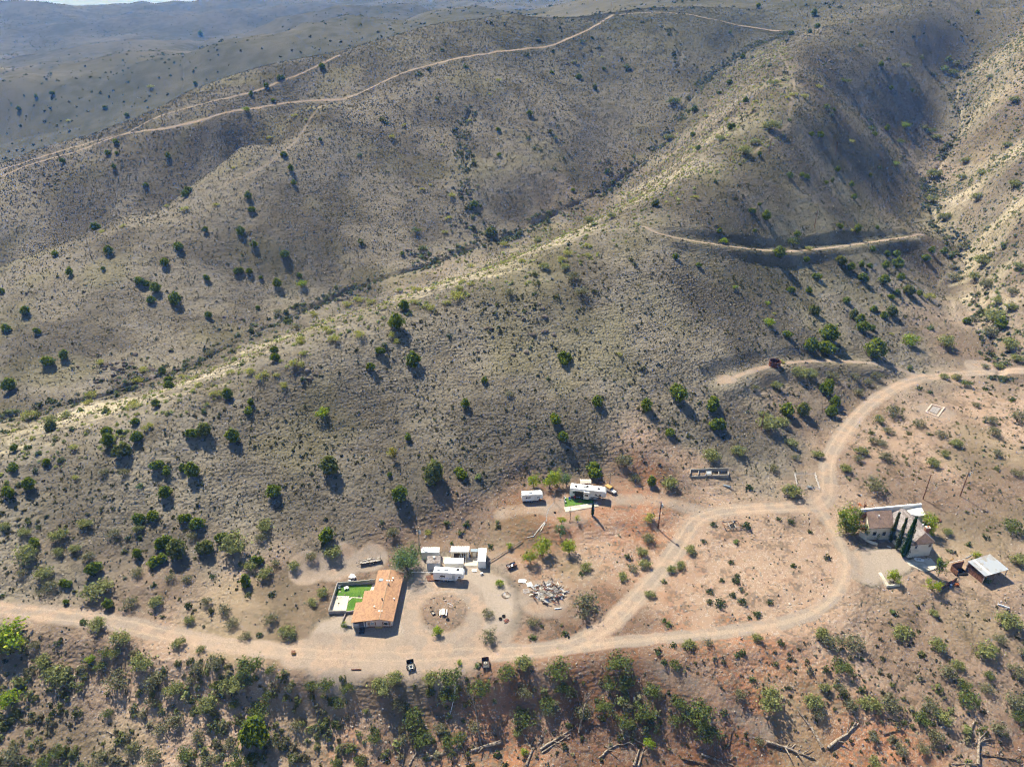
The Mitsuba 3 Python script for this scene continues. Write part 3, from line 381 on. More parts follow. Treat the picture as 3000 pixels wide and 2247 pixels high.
('H', 'mesquite_dark', [(485,1488,70),(120,1000,45),(130,1565,65),(265,770,55),(300,790,45),(655,320,44),(670,277,35),(805,428,50),(500,475,60),(570,448,45),(1205,355,44),(2150,655,110),(2180,610,60),(1890,1010,40),(1350,850,55),(1250,955,40),(1290,965,40),(1440,1020,30),(1700,440,45),(1850,430,55),(1560,265,50),(1510,400,55),(1670,305,40),(1720,1105,60),(1750,1130,50),(1210,890,40),(1390,890,45),(1400,810,35),(620,635,36)]),
('H', 'mesquite_green', [(2120,890,70),(1755,1175,50),(1380,1090,40),(1600,1420,70),(1750,1400,60),(1640,1445,50),(1270,1550,60),(1140,1520,60),(1470,1575,50)]),
('I', 'juniper_dark', [(848,93,36),(488,40,34),(868,175,34),(820,207,26),(700,213,40),(307,212,22),(388,367,32),(302,535,32),(235,602,28),(405,658,34),(75,710,40),(313,815,48),(64,875,32),(100,960,36),(1280,420,38),(888,873,42),(832,868,36),(1240,870,32),(1320,835,34),(977,712,24),(697,1135,46),(768,1130,34),(803,1147,32),(998,1100,32),(930,1178,30),(1090,1200,32),(1107,1278,34),(448,1357,46),(538,1405,54),(235,1485,40),(467,1490,26),(497,1320,24),(1014,1457,44),(1122,1475,54),(1262,1472,32),(739,1518,40),(495,1000,24),(1345,575,26),(1905,75,28)]),
('I', 'juniper_olive', [(1215,1140,30),(963,1165,28)]),
('I', 'bush_lime', [(1382,1065,46),(1440,820,60)]),
('I', 'bush_yellow', [(470,658,36),(285,770,40),(885,563,44),(715,610,50),(1090,912,46),(1092,1490,36),(680,630,40),(150,755,45),(790,625,50),(85,1275,45),(60,955,50)]),
('I', 'mesquite_dark', [(1150,293,52),(1090,140,32),(1065,215,36),(1175,225,30),(710,1560,90),(1720,380,60),(1780,400,60),(1690,440,60),(1750,470,70),(1800,370,50),(1540,370,50),(1600,850,70),(1720,930,60),(1050,525,70),(930,690,60),(960,740,50),(1220,830,60),(1200,770,45),(1400,915,60),(1270,1080,50),(1820,600,45),(1480,580,50)]),
('I', 'mesquite_green', [(590,540,60),(560,425,40),(520,430,40),(660,465,45),(650,515,45),(400,980,100),(575,815,110),(470,920,60),(240,900,70),(210,1170,50),(1640,890,60),(1680,960,60),(1560,820,50),(1720,920,60),(2140,650,70),(1980,500,60),(2090,940,60),(1620,1130,100),(1930,1120,70),(1900,1270,80),(1800,1150,60),(1610,1290,70),(2140,1190,90),(1690,1400,80),(1820,1040,60),(1330,380,40),(1440,430,60),(1620,480,50),(1680,560,40),(1850,480,50),(690,775,40)]),
]
LANDMARKS = [('the rusty water tank', 2268, 1067), ('the long white motorhome', 1720, 1430), ('the small white camper', 1560, 1450), ('the orange-roofed mobile home', 1120, 1730), ('the cluster of white sheds', 1340, 1640), ('the gravel turning circle', 1300, 1800), ('the scrap wood heap', 1610, 1745), ('the fork in the dirt road', 1690, 1888), ('the old white house', 2600, 1560), ('the tin-roofed shed', 2890, 1660), ('the square concrete ruin', 2740, 1202), ('the wire pen', 2360, 1400), ('the short hillside track', 2250, 730), ('the right-hand summit', 2430, 60), ('the lone roadside pole', 1928, 1545), ('the right-hand road bend', 2540, 1190), ('the left end of the main road', 40, 1785), ('the bend in the left road', 500, 1865), ('the dark lower-left creek bank', 250, 2050), ('the bottom right fallen logs', 2400, 2190), ('the bottom centre fallen logs', 1550, 2190), ('the grey forked snag', 1395, 2130), ('the upper right gully', 2790, 420), ('the long middle gully', 1480, 690), ('the left end of the middle gully', 120, 1210), ('the pole on the left spur', 262, 740), ('the ridge road junction', 362, 393), ('the top end of the ridge road', 1780, 60), ('the pale drainage on the far slope', 1370, 540), ('the bottom left corner', 30, 2220), ('the crest of the near hill', 1650, 790), ('the left meadow slope', 250, 1560), ('the open middle hillside', 1200, 1150), ('the loop track bend', 2470, 1680), ('the lower centre creek scrub', 1000, 2150), ('the right edge by the pink slope', 2980, 650), ('the lower right creek slope', 2800, 2020), ('the ledge under the left meadow', 560, 1480)]
ORD = ['nearest', 'second nearest', 'third nearest', 'fourth nearest', 'fifth nearest', 'sixth nearest', 'seventh nearest', 'eighth nearest', 'ninth nearest', 'tenth nearest', 'eleventh nearest', 'twelfth nearest', 'thirteenth nearest', 'fourteenth nearest', 'fifteenth nearest', 'sixteenth nearest', 'seventeenth nearest', 'eighteenth nearest', 'nineteenth nearest', 'twentieth nearest', 'farthest but three', 'farthest but two', 'farthest']
LOOK = {'juniper_dark': ('juniper_tree', 'dark green rounded juniper', 'juniper tree', 'dark junipers dotted over the hills'), 'juniper_olive': ('juniper_tree', 'dull olive juniper', 'juniper tree', 'olive junipers on the slopes'),
    'mesquite_green': ('mesquite_bush', 'feathery light green mesquite', 'bush', 'green mesquite bushes'), 'mesquite_grey': ('mesquite_bush', 'thin grey green mesquite', 'bush', 'grey mesquite bushes'), 'mesquite_dark': ('mesquite_bush', 'dense dark green mesquite', 'bush', 'dark mesquite thicket by the creek'),
    'bush_yellow': ('pale_shrub', 'pale yellow green shrub', 'shrub', 'pale shrubs on the sunny slope'), 'bush_lime': ('leafy_shrub', 'bright lime green leafy shrub', 'shrub', 'bright leafy shrubs'), 'prickly_pear': ('prickly_pear', 'low dark prickly pear clump', 'cactus', 'prickly pears in the field')}
placed = []
for tile, kd, items in PLANTS:
    x0, y0, s = tiles[tile]
    for cx, cy, w in items: placed.append((kd, x0 + cx / s, y0 + cy / s, w / s))
keep, seen = [], []
for q in placed:                          # the tiles overlap: drop what was listed twice
    if all(abs(q[1] - r_[1]) > .35 * (q[3] + r_[3]) * .8 or abs(q[2] - r_[2]) > .35 * (q[3] + r_[3]) * .8 or q[0][:4] != r_[0][:4] for r_ in keep): keep.append(q)
placed = keep
px = np.array([q[1] for q in placed]); py = np.array([q[2] for q in placed]); pw = np.array([q[3] for q in placed])
hh = np.array([{'juni': .40, 'mesq': .26, 'bush': .26, 'pric': .15}[q[0][:4]] for q in placed])
base = at(px, py + hh * pw); wm = pw * depth(base) / F
cellsn = {}; order = {}
LMP = np.array([l[1:] for l in LANDMARKS], float)
for i, q in enumerate(placed):
    d = np.hypot((LMP[:, 0] - px[i]), LMP[:, 1] - py[i]); k = int(np.argmin(d)); dx, dy = px[i] - LMP[k, 0], py[i] - LMP[k, 1]
    side = ('right of' if dx > 0 else 'left of') if abs(dx) > abs(dy) else ('below' if dy > 0 else 'above')
    order.setdefault((LOOK[q[0]][1], k, side), []).append((d[k], i))
words = {}
for (look_, k, side), L in order.items():
    for r_, (_, i) in enumerate(sorted(L)):
        words[i] = (f'{ORD[min(r_, 22)]} ' if len(L) > 1 else '') + f'{look_} {side} {LANDMARKS[k][0]}'
rank = np.argsort(-pw); taken = {}
extra = []
for i in rank:
    kd = placed[i][0]; name, look_, cat, grp = LOOK[kd]
    if taken.get(name, 0) >= 298: extra.append(i); continue
    taken[name] = taken.get(name, 0) + 1
    t = thing(name, words[i], cat, grp); g = KINDS[kd][int(rng.integers(len(KINDS[kd])))]
    s = wm[i] * (1.22 if kd[0] == 'j' else (1.02 if kd == 'mesquite_dark' else 1.12)); fl = 1.0 if kd[0] == 'j' else .8; sc_ = [s * rng.uniform(.94, 1.06), s * rng.uniform(.94, 1.06), fl * s * (rng.uniform(.8, 1.2) if kd[0] == 'j' else rng.uniform(.85, 1.1))]
    scene[t] = {'type': 'instance', 'group': {'type': 'ref', 'id': g}, 'to_world': T().translate(base[i].tolist()).rotate([0, 0, 1], float(rng.uniform(0, 360))).scale(sc_)}

# ---- ground cover nobody could count
def inside(q, polygon):
    import shapely
    return shapely.contains_xy(shapely.Polygon(polygon), q[:, 0], q[:, 1])
def candidates(n, y0, y1):
    v = rng.uniform(math.log(y0 + V0), math.log(y1 + V0), n * 4); u = rng.uniform(-.70, .70, n * 4); y = np.exp(v) - V0
    k = rng.random(n * 4) < ((y + V0) / (y1 + V0)) ** 2                       # even per square metre
    x = (u * (y + V0))[k][:n]; y = y[k][:n]
    p = np.stack([x, y, ground(x, y)], -1); return p, proj(p)
def uvof(p): return map_coordinates(BARE, [vrow(p[:, 1]), (p[:, 0] / (p[:, 1] + V0) + UM) / (2 * UM) * (NU - 1)], order=1), map_coordinates(V_SOIL, [vrow(p[:, 1]), (p[:, 0] / (p[:, 1] + V0) + UM) / (2 * UM) * (NU - 1)], order=1)
def clumps(p, size, base, alt, kq, seed, flat=.55, spread=.25, k=.3):
    rg = np.random.default_rng(seed); n = len(p)
    if n == 0: return np.zeros((0, 3)), np.zeros((0, 3), int), np.zeros((0, 3))
    d = rg.normal(size=(n, kq, 3)); d[..., 2] = np.abs(d[..., 2]); d /= np.linalg.norm(d, axis=-1, keepdims=True)
    c = p[:, None] + d * rg.uniform(.35, 1, (n, kq, 1)) * (size[:, None, None] * [.5, .5, flat])
    v, f = quads_mesh(c.reshape(-1, 3), (d + [0, 0, .3] + .4 * rg.normal(size=d.shape)).reshape(-1, 3), np.repeat(size, kq) * (.85 / math.sqrt(kq)), rg)
    cb = np.where(rg.random((n, 1)) < k, np.array(alt), np.array(base)) * np.exp(rg.normal(0, spread, (n, 1)))
    col = np.repeat(np.clip(cb[:, None] * np.exp(rg.normal(0, .15, (n, kq, 1))), .004, .6).reshape(-1, 3), 4, 0)
    return v, f, col
def stuff(name, label, groups_, mat='leaf'):
    print(name, sum(len(b) for _, b, _ in groups_), 'triangles')
    v, f, c, o = [], [], [], 0
    for a, b, d in groups_: v.append(a); f.append(b + o); c.append(d); o += len(a)
    scene[name] = mikit.ply((np.vstack(v), np.vstack(f)), 'mat_' + mat, smooth=False, color=np.vstack(c)); labels[name] = {'label': label, 'kind': 'stuff'}
ex = [(base[i], wm[i]) for i in extra]
BAND = [(-100, 1260), (0, 1235), (300, 1170), (560, 1085), (940, 880), (1270, 785), (1492, 700), (1804, 550), (1953, 415), (2034, 280), (2200, 155), (2310, 110), (2330, 200), (2300, 400), (2180, 490), (2000, 620), (1800, 730), (1600, 830), (1300, 900), (1000, 1010), (700, 1150), (300, 1330), (0, 1430), (-100, 1460)]
HILL_C = [(2850, 150), (3100, -60), (3400, -60), (3300, 900), (3050, 1060), (2930, 1020), (2840, 730), (2740, 620), (2730, 540), (2800, 430)]
FRONT = [(-100, 1480), (0, 1440), (300, 1340), (700, 1160), (1000, 1020), (1300, 910), (1600, 840), (1900, 700), (2300, 450), (2330, 200), (2500, 120), (2740, 430), (2700, 560), (2820, 800), (2700, 1000), (2300, 1180), (2000, 1370), (1400, 1440), (1000, 1530), (300, 1560), (-100, 1600)]
LOWER = [(-100, 1560), (1000, 1520), (1030, 1590), (830, 1700), (600, 1850), (0, 1760), (-100, 1750)]
CREEK = [(-100, 1830), (400, 1880), (800, 1960), (1400, 1960), (1900, 1960), (2300, 1900), (2700, 1760), (3100, 1760), (3100, 2400), (-100, 2400)]
RIGHT = [(2450, 1240), (2700, 1130), (3100, 1110), (3100, 1640), (2950, 1600), (2800, 1480), (2480, 1420)]
FIELD = [(1850, 1780), (2020, 1540), (2380, 1510), (2450, 1650), (2380, 1780), (2100, 1830)]
p, q = candidates(170000, 55, 760); bare, soil = uvof(p); r_ = rng.random(len(p)); area = 1.4 * .5 * ((760 + V0) ** 2 - (55 + V0) ** 2); per = area / len(p)
noi = meshkit.fbm(np.stack([p[:, 0] / 14, p[:, 1] / 14, p[:, 0] * 0], -1), 3, 77); free = bare < .3
def choose(polygon, density, clump=0.): return free & inside(q, polygon) & (r_ < density * per * np.clip(1 + clump * (noi - .5) * 4, 0, 4))
rs = lambda m, a, b: np.exp(rng.uniform(math.log(a), math.log(b), int(m.sum())))
band = choose(BAND, .085, .5); hc = choose(HILL_C, .17, .8); front = choose(FRONT, .14, 1.); low = choose(LOWER, .07, .4); creek = choose(CREEK, .26, .8); right = choose(RIGHT, .14, .6); field = choose(FIELD, .02, .6)
rest = free & (q[:, 1] < 1250) & ~inside(q, BAND) & ~inside(q, HILL_C) & ~inside(q, FRONT) & (r_ < .013 * per * np.clip(1 + 6 * (noi - .5), 0, 4))
gd = map_coordinates(GUL, [vrow(p[:, 1]), (p[:, 0] / (p[:, 1] + V0) + UM) / (2 * UM) * (NU - 1)], order=1); gul = free & (gd < 5) & (r_ < .30 * per * np.clip(1 + 4 * (noi - .5), .1, 2))
stuff('scrub_cover', 'small scrub and grass clumps dotted over the slopes', [
    clumps(p[band], rs(band, .5, 2.0), (.30, .325, .10), (.19, .22, .07), 14, 1), clumps(p[hc], rs(hc, .6, 2.4), (.16, .19, .075), (.22, .23, .10), 14, 2),
    clumps(p[front], rs(front, .4, 1.35), (.065, .075, .034), (.14, .125, .055), 9, 3), clumps(p[rest], rs(rest, .5, 1.6), (.075, .085, .042), (.16, .15, .06), 8, 4),
    clumps(p[low], rs(low, .4, 1.3), (.11, .115, .055), (.16, .15, .07), 12, 5), clumps(p[creek], rs(creek, .3, 1.2), (.11, .105, .055), (.075, .085, .04), 12, 6),
    clumps(p[gul], rs(gul, .5, 3.0), (.13, .15, .07), (.06, .075, .035), 14, 11), clumps(p[right], rs(right, .35, 1.3), (.12, .13, .055), (.17, .16, .07), 12, 7), clumps(p[field], rs(field, .3, .7), (.09, .11, .045), (.17, .15, .06), 9, 8),
    clumps(np.array([a for a, _ in ex]).reshape(-1, 3), np.array([b for _, b in ex]), (.10, .13, .045), (.14, .15, .06), 30, 9)])
p2, q2 = candidates(26000, 560, 2600); n2 = meshkit.fbm(np.stack([p2[:, 0] / 70, p2[:, 1] / 70, p2[:, 0] * 0], -1), 3, 78); m = rng.random(len(p2)) < np.clip((n2 - .45) * 6, .10, 1); p2 = p2[m]
th = inside(q, [(-100, 1960), (500, 1900), (780, 1960), (1300, 1985), (1850, 1975), (2150, 2150), (1600, 2200), (-100, 2300)]) & free & (r_ < .22 * per * np.clip(1 + 5 * (noi - .5), .1, 3)) | inside(q, [(2250, 1930), (2700, 1900), (3100, 1760), (3100, 2300), (2500, 2150)]) & free & (r_ < .035 * per * np.clip(1 + 5 * (noi - .5), 0, 3))
stuff('creek_thicket', 'low tangled grey green thicket along the creek bank', [clumps(p[th], rs(th, .9, 2.7), (.15, .165, .06), (.19, .175, .10), 40, 12, .75)])
oq = []
for ox, oy, orad, on in ((1245, 748, 6, 50), (1010, 868, 5, 30), (900, 1105, 3, 10), (2130, 345, 7, 40), (2560, 372, 9, 50), (330, 1085, 7, 70), (420, 1120, 5, 40), (1790, 490, 6, 40), (1600, 395, 8, 30), (470, 1100, 5, 40), (1560, 950, 8, 30), (700, 950, 5, 25), (2450, 215, 8, 40), (2660, 480, 7, 40), (1370, 560, 4, 30), (1350, 640, 6, 30), (2700, 380, 6, 40), (2590, 240, 9, 50), (130, 530, 9, 60), (1740, 60, 8, 40), (1650, 180, 7, 30), (2200, 330, 5, 25)):
    oc_ = at(ox, oy)[0]; w_ = oc_[None, :2] + rng.normal(0, orad, (on, 2)) * [1, .7]; oq.append(np.c_[w_, ground(w_[:, 0], w_[:, 1])])
oq = np.vstack(oq); io = trimesh.creation.icosahedron(); iv = io.vertices / np.linalg.norm(io.vertices[0]); so = np.exp(rng.uniform(math.log(.3), math.log(1.3), len(oq)))
ovv = iv[None] * (so[:, None, None] * rng.uniform(.55, 1.3, (len(oq), 12, 1))) * [1.1, .9, .6] + oq[:, None]
stuff('rock_outcrops', 'dark rocks and boulders breaking through the hill grass', [(ovv.reshape(-1, 3), (np.arange(len(oq))[:, None, None] * 12 + io.faces[None]).reshape(-1, 3), np.repeat(np.array([.15, .125, .105]) * np.exp(rng.normal(0, .3, (len(oq), 1))), 12, 0)), clumps(oq[::2] + rng.normal(0, 1.2, (len(oq[::2]), 3)) * [1, 1, 0], rs(oq[::2][:, 0] > -1e9, .8, 2.2), (.06, .08, .03), (.10, .12, .05), 16, 15)], 'tuft')
stuff('distant_scrub', 'dark bushes scattered over the hazy distant hills', [clumps(p2, np.exp(rng.uniform(math.log(1.2), math.log(4.2), len(p2))), (.03, .048, .022), (.06, .075, .03), 6, 10)])
p3_, q3 = candidates(260000, 60, 720); b3, s3 = uvof(p3_); g3 = meshkit.fbm(np.stack([p3_[:, 0] / 3.2, p3_[:, 1] / 3.2, p3_[:, 2] / 1.1], -1), 2, 79)
m = (b3 < .25) & (rng.random(len(p3_)) < np.clip(1.05 - 1.5 * s3, .2, 1) * np.clip((g3 - .33) * 5, .1, 1)); p3_ = p3_[m]; n3 = len(p3_)
big_ = 1 + np.clip((p3_[:, 1] - 250) / 300, 0, .6); hgt, wid = rng.uniform(.22, .62, n3) * big_, rng.uniform(.15, .40, n3) * big_; a0 = rng.uniform(0, 2 * math.pi, n3)
ring3 = np.stack([np.stack([np.cos(a0 + k) * wid, np.sin(a0 + k) * wid, 0 * wid - .05], -1) for k in (0, 2.1, 4.2)], 1) + p3_[:, None]
tip = p3_ + np.stack([rng.normal(0, .1, n3), rng.normal(0, .1, n3), hgt], -1)
tv = np.concatenate([ring3, tip[:, None]], 1).reshape(-1, 3); ti = np.arange(n3)[:, None] * 4
tc = np.where(rng.random((n3, 1)) < .45, [.27, .24, .155], [.12, .12, .065])
sunny = np.clip((ground(p3_[:, 0], p3_[:, 1] - 1.5) - ground(p3_[:, 0], p3_[:, 1] + 1.5)) / 3 * 5 - .3, 0, 1)[:, None]; tc = tc * (1 - .8 * sunny) + np.array([.42, .345, .21]) * .8 * sunny; fade = np.clip((p3_[:, 1:2] - 260) / 250, 0, .65); tc = tc * np.exp(rng.normal(0, .25, (n3, 1))); tc = tc * (1 - fade) + np.array([.165, .15, .105]) * fade  # straw tufts by aspect, their colour also brightens sun-facing slopes
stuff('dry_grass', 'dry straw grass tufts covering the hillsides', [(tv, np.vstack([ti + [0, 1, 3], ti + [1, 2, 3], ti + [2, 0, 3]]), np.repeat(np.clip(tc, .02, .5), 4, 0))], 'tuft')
p4, q4 = candidates(120000, 55, 320); b4, s4 = uvof(p4); g4 = meshkit.fbm(np.stack([p4[:, 0] / 9, p4[:, 1] / 9, p4[:, 0] * 0], -1), 2, 80)
m = (b4 < .55) & (rng.random(len(p4)) < np.clip((g4 - .42) * 3.2, .01, .7) * np.where(s4 > .3, .6, .28)); p4 = p4[m]; n4 = len(p4)
oc = trimesh.creation.icosahedron(); ov = oc.vertices / np.linalg.norm(oc.vertices[0])
rs4 = np.exp(rng.uniform(math.log(.08), math.log(.34), n4)); sv = ov[None] * (rs4[:, None, None] * rng.uniform(.6, 1.25, (n4, 12, 1))) * [1, 1, .7] + p4[:, None]
sc4 = np.where(rng.random((n4, 1)) < .6, [.36, .31, .26], [.22, .18, .15]) * np.exp(rng.normal(0, .2, (n4, 1)))
stuff('loose_stones', 'loose pale stones scattered on the bare soil and creek bank', [(sv.reshape(-1, 3), (np.arange(n4)[:, None, None] * 12 + oc.faces[None]).reshape(-1, 3), np.repeat(np.clip(sc4, .03, .6), 12, 0))], 'tuft')

# ------------------------------------------------------------------ materials of built things
plain('white', (.80, .80, .79), .45); plain('offwhite', (.70, .68, .62), .6); plain('cream', (.66, .60, .50), .8); plain('beige', (.58, .46, .37), .75); plain('tan', (.42, .31, .19), .75)
plain('brown_trim', (.25, .13, .085), .7); plain('dark_metal', (.035, .034, .033), .5); plain('rubber', (.022, .022, .022), .9); plain('glass', (.03, .04, .05), .08, spec=.6); plain('pale_glass', (.34, .40, .44), .15, spec=.6)
plain('steel', (.55, .56, .57), .35, .8); plain('red', (.45, .05, .04), .5); plain('blue', (.06, .16, .42), .5); plain('orange', (.55, .16, .05), .6); plain('grey_paint', (.34, .37, .41), .6); plain('ochre', (.52, .33, .11), .7); plain('void', (.012, .011, .01), .95)  # void: near-black standing in for the dark of hollows and openings
proc_mat('shingle', lambda p, n, uv: mix((.44, .25, .14), (.30, .165, .095), .75 * smoothstep(.35, .75, .6 * noise(p.x * 4.5, p.y * 3.2, 0) + .4 * fbm(p.x * .7, p.y * .7, 4))))
proc_mat('shingle_grey', lambda p, n, uv: mix((.34, .30, .28), (.20, .165, .15), smoothstep(.3, .7, .5 * noise(p.x * 4, p.y * 4, 1) + .5 * fbm(p.x * .5, p.y * .5, 2))))
proc_mat('shingle_brown', lambda p, n, uv: mix((.20, .135, .105), (.13, .088, .07), smoothstep(.3, .7, .5 * noise(p.x * 4, p.y * 4, 1) + .5 * fbm(p.x * .5, p.y * .5, 2))))
proc_mat('stucco', lambda p, n, uv: mix((.74, .68, .56), (.50, .44, .35), .7 * smoothstep(.45, .8, fbm(p.x * .9, p.y * .9, p.z * .7, 4))))
proc_mat('block', lambda p, n, uv: mix((.36, .325, .30), (.25, .225, .21), smoothstep(.35, .65, noise(p.x * 5, p.y * 5, p.z * 5))))
proc_mat('concrete', lambda p, n, uv: mix((.64, .57, .47), (.44, .38, .30), .8 * smoothstep(.4, .75, fbm(p.x * .8, p.y * .8, 3, 4))))
proc_mat('turf', lambda p, n, uv: mix((.06, .15, .016), (.12, .215, .03), smoothstep(.3, .7, .5 * noise(p.x * 9, p.y * 9) + .5 * noise(p.x * .8, p.y * .8))), .95)
proc_mat('old_wood', lambda p, n, uv: mix((.44, .40, .35), (.22, .18, .14), smoothstep(.35, .65, noise(p.x * 3, p.y * 3, p.z * 3))))
proc_mat('brown_wood', lambda p, n, uv: mix((.26, .125, .07), (.14, .07, .045), smoothstep(.35, .65, noise(p.x * 5, p.y * 5, p.z * 2))))
proc_mat('rust', lambda p, n, uv: mix((.20, .075, .045), (.075, .032, .025), smoothstep(.35, .65, fbm(p.x * 1.6, p.y * 1.6, p.z * 1.6))), .8)
proc_mat('tin', lambda p, n, uv: mix((.52, .545, .56), (.42, .36, .28), .8 * smoothstep(.50, .75, .75 * fbm(p.x * .45, p.y * .55, 7, 3) + .25 * noise(p.x * 2.1, p.y * 2.1))), .45, .25)
proc_mat('brick', lambda p, n, uv: mix((.42, .19, .11), (.26, .12, .08), smoothstep(.4, .6, noise(p.x * 6, p.y * 6, p.z * 9))))
plain('dull', (.34, .31, .27), .9)
proc_mat('rubble', lambda p, n, uv: mix((.42, .38, .33), (.22, .17, .13), smoothstep(.4, .6, noise(p.x * 1.7, p.y * 1.7, p.z * 1.7))))

def slab(p, th):
    p = np.asarray(p, float); return poly(p, p[:, 2], p[:, 2] - th)
def quad_wall(a, b, z0, z1, th):       # a wall from a to b in plan
    a, b = np.array(a[:2], float), np.array(b[:2], float); d = b - a; L = np.linalg.norm(d); n = np.array([-d[1], d[0]]) / L * th / 2
    return poly([a - n, b - n, b + n, a + n], z1, z0)
def panel(c, ax, up, w, h, th):        # a flat box centred on c: width along ax, height along up
    ax = np.asarray(ax, float) / np.linalg.norm(ax); up = np.asarray(up, float) / np.linalg.norm(up); n = np.cross(ax, up); M = np.eye(4); M[:3, 0], M[:3, 1], M[:3, 2], M[:3, 3] = ax, up, n, c
    m = trimesh.creation.box([w, h, th]); m.apply_transform(M); return m
def gz(x, y): return float(ground(np.array([x]), np.array([y]))[0])
def wpx(tile, x, y):
    x0, y0, s = tiles[tile]; return at(x0 + x / s, y0 + y / s)[0]
tiles.update({'1': (900, 1500, 3.682), '2': (1400, 1350, 3.682), '3': (2400, 1400, 3.682)})
def zpx(tile, x, y, z):
    x0, y0, s = tiles[tile]; return Pz(x0 + x / s, y0 + y / s, z)

# ------------------------------------------------------------------ mobile home with its walled yard
t = thing('mobile_home', 'long mobile home with an orange brown shingle roof and stepped west side', 'house')
zr = lambda x, y: 3.6 - (.29 * (x + 28.55) if x > -28.55 else .155 * (-28.55 - x))
def roofed(plan, drop): return [(x, y, zr(x, y) - drop) for x, y in plan]
E = roofed([(-28.55, 111.0), (-25.65, 111.2), (-25.25, 126.1), (-28.4, 126.4)], 0); W = roofed([(-28.55, 111.0), (-34.75, 111.0), (-34.8, 116.85), (-33.4, 116.87), (-33.5, 120.2), (-31.35, 120.15), (-31.4, 126.5), (-28.4, 126.4)], 0)
part(t, 'roof', cat_(slab(E, .14), slab(W, .14)), 'shingle')
part(f'{t}__roof', 'ridge_cap', tube([(-28.55, 110.95, 3.62), (-28.4, 126.45, 3.62)], .07, 6), 'tan')
w1 = [(-31.6, 111.45), (-28.55, 111.45), (-26.0, 111.6), (-25.65, 126.0), (-28.4, 126.1), (-31.1, 126.2)]
w2 = [(-34.4, 113.3), (-31.62, 113.3), (-31.25, 119.9), (-33.2, 119.9), (-33.2, 116.6), (-34.4, 116.6)]
part(t, 'wall', cat_(poly(w1, [zr(*q) - .15 for q in w1], 1.05), poly(w2, [zr(*q) - .15 for q in w2], 1.05)), 'beige')
part(t, 'skirting', cat_(poly([(-31.5, 111.55), (-26.1, 111.7), (-25.75, 125.9), (-31.0, 126.1)], 1.05, .3), poly([(-34.3, 113.4), (-31.6, 113.4), (-31.3, 119.8), (-33.1, 119.8), (-33.1, 116.5), (-34.3, 116.5)], 1.05, .3)), 'brown_trim')
part(t, 'access_panel', box(-29.0, 111.47, .45, 1.5, .05, .5), 'ochre', 'bare plywood skirting panel')
for x, mat in ((-30.3, 'pale_glass'), (-27.3, 'glass')):
    k = part(t, 'window', box(x, 111.42, 1.5, .95, .07, .75), 'white'); part(k, 'pane', box(x, 111.38, 1.56, .8, .05, .62), mat)
    for s in (-1, 1): part(k, 'shutter', box(x + s * .68, 111.42, 1.48, .3, .06, .8), 'brown_trim')
for y in (113.5, 117, 120.5, 124): k = part(t, 'window', box(-25.82, y, 1.55, .06, 1.0, .7), 'white'); part(k, 'pane', box(-25.78, y, 1.6, .04, .85, .58), 'glass')
part(t, 'corner_trim', cat_(box(-31.55, 111.42, 1.05, .12, .06, 1.4), box(-26.05, 111.58, 1.05, .12, .06, 1.4)), 'white')
part(t, 'porch_floor', box(-33.1, 112.35, .25, 2.8, 1.8, .8), 'block'); part(t, 'porch_rail', cat_(box(-33.9, 111.5, 1.05, 1.3, .06, .75), box(-34.4, 112.4, 1.05, .06, 1.6, .75)), 'grey_paint')
for x in (-34.4, -32.0): part(t, 'porch_post', box(x, 111.3, 1.05, .12, .12, zr(x, 111) - 1.2), 'white')
part(t, 'door', box(-33.0, 113.27, 1.06, .85, .06, 1.25), 'void', 'near black sheet standing for the dark doorway in the porch')  # near-black sheet, the dark of the doorway is in its colour
for i in range(4): part(t, 'step', box(-32.5, 111.0 - .32 * i, .2, 1.1, .32, .85 - .2 * i), 'dark_metal')
for x, y, s, mat in ((925, 722, .22, 'steel'), (915, 750, .16, 'white'), (880, 785, .3, 'dark_metal'), (808, 945, .26, 'dark_metal'), (937, 942, .18, 'white'), (727, 1027, .14, 'steel')):
    q = zpx('1', x, y, 3.4); z = zr(q[0], q[1]); q = zpx('1', x, y, z); part(t, 'roof_vent', cat_(cyl(q[0], q[1], z - .1, s / 2, .45), cyl(q[0], q[1], z + .33, s / 2 + .07, .09)), mat)
for x, y in ((775, 1068), (803, 1069), (860, 740), (885, 740)): q = zpx('1', x, y, 3.45); part(t, 'roof_patch', box(q[0], q[1], zr(q[0], q[1]) - .02, .36, .3, .07), 'white')
q = zpx('1', 797, 736, 3.2); part(t, 'skylight', box(q[0], q[1], zr(q[0], q[1]) - .02, .95, .75, .12), 'pale_glass')
t = thing('yard_wall', 'grey block wall with a stepped top round the lawn and patio', 'wall')
zc = gz(-38, 120)
segs = [((-40.75, 115.4), (-36.9, 115.5), .95), ((-40.72, 115.5), (-40.62, 124.1), 1.05)] + [((-40.62 + 8.7 * a, 124.15 + .7 * a), (-40.62 + 8.7 * b, 124.15 + .7 * b), h) for a, b, h in ((0, .3, 1.0), (.3, .62, 1.1), (.62, .85, 1.22), (.85, 1, 1.4))] + [((-36.9, 115.5), (-35.1, 115.9), .6)]
for a, b, h in segs:
    k = part(t, 'wall_panel', quad_wall(a, b, zc - .4, zc + h, .2), 'block'); part(k, 'coping', quad_wall(a, b, zc + h, zc + h + .04, .21), 'dull')
t = thing('garden_wall', 'low grey wall round the small planted corner beside the porch', 'wall')
for a, b in (((-36.95, 115.3), (-37.3, 112.2)), ((-37.3, 112.1), (-34.9, 111.6))): part(t, 'wall_panel', quad_wall(a, b, .1, 1.1, .2), 'block')
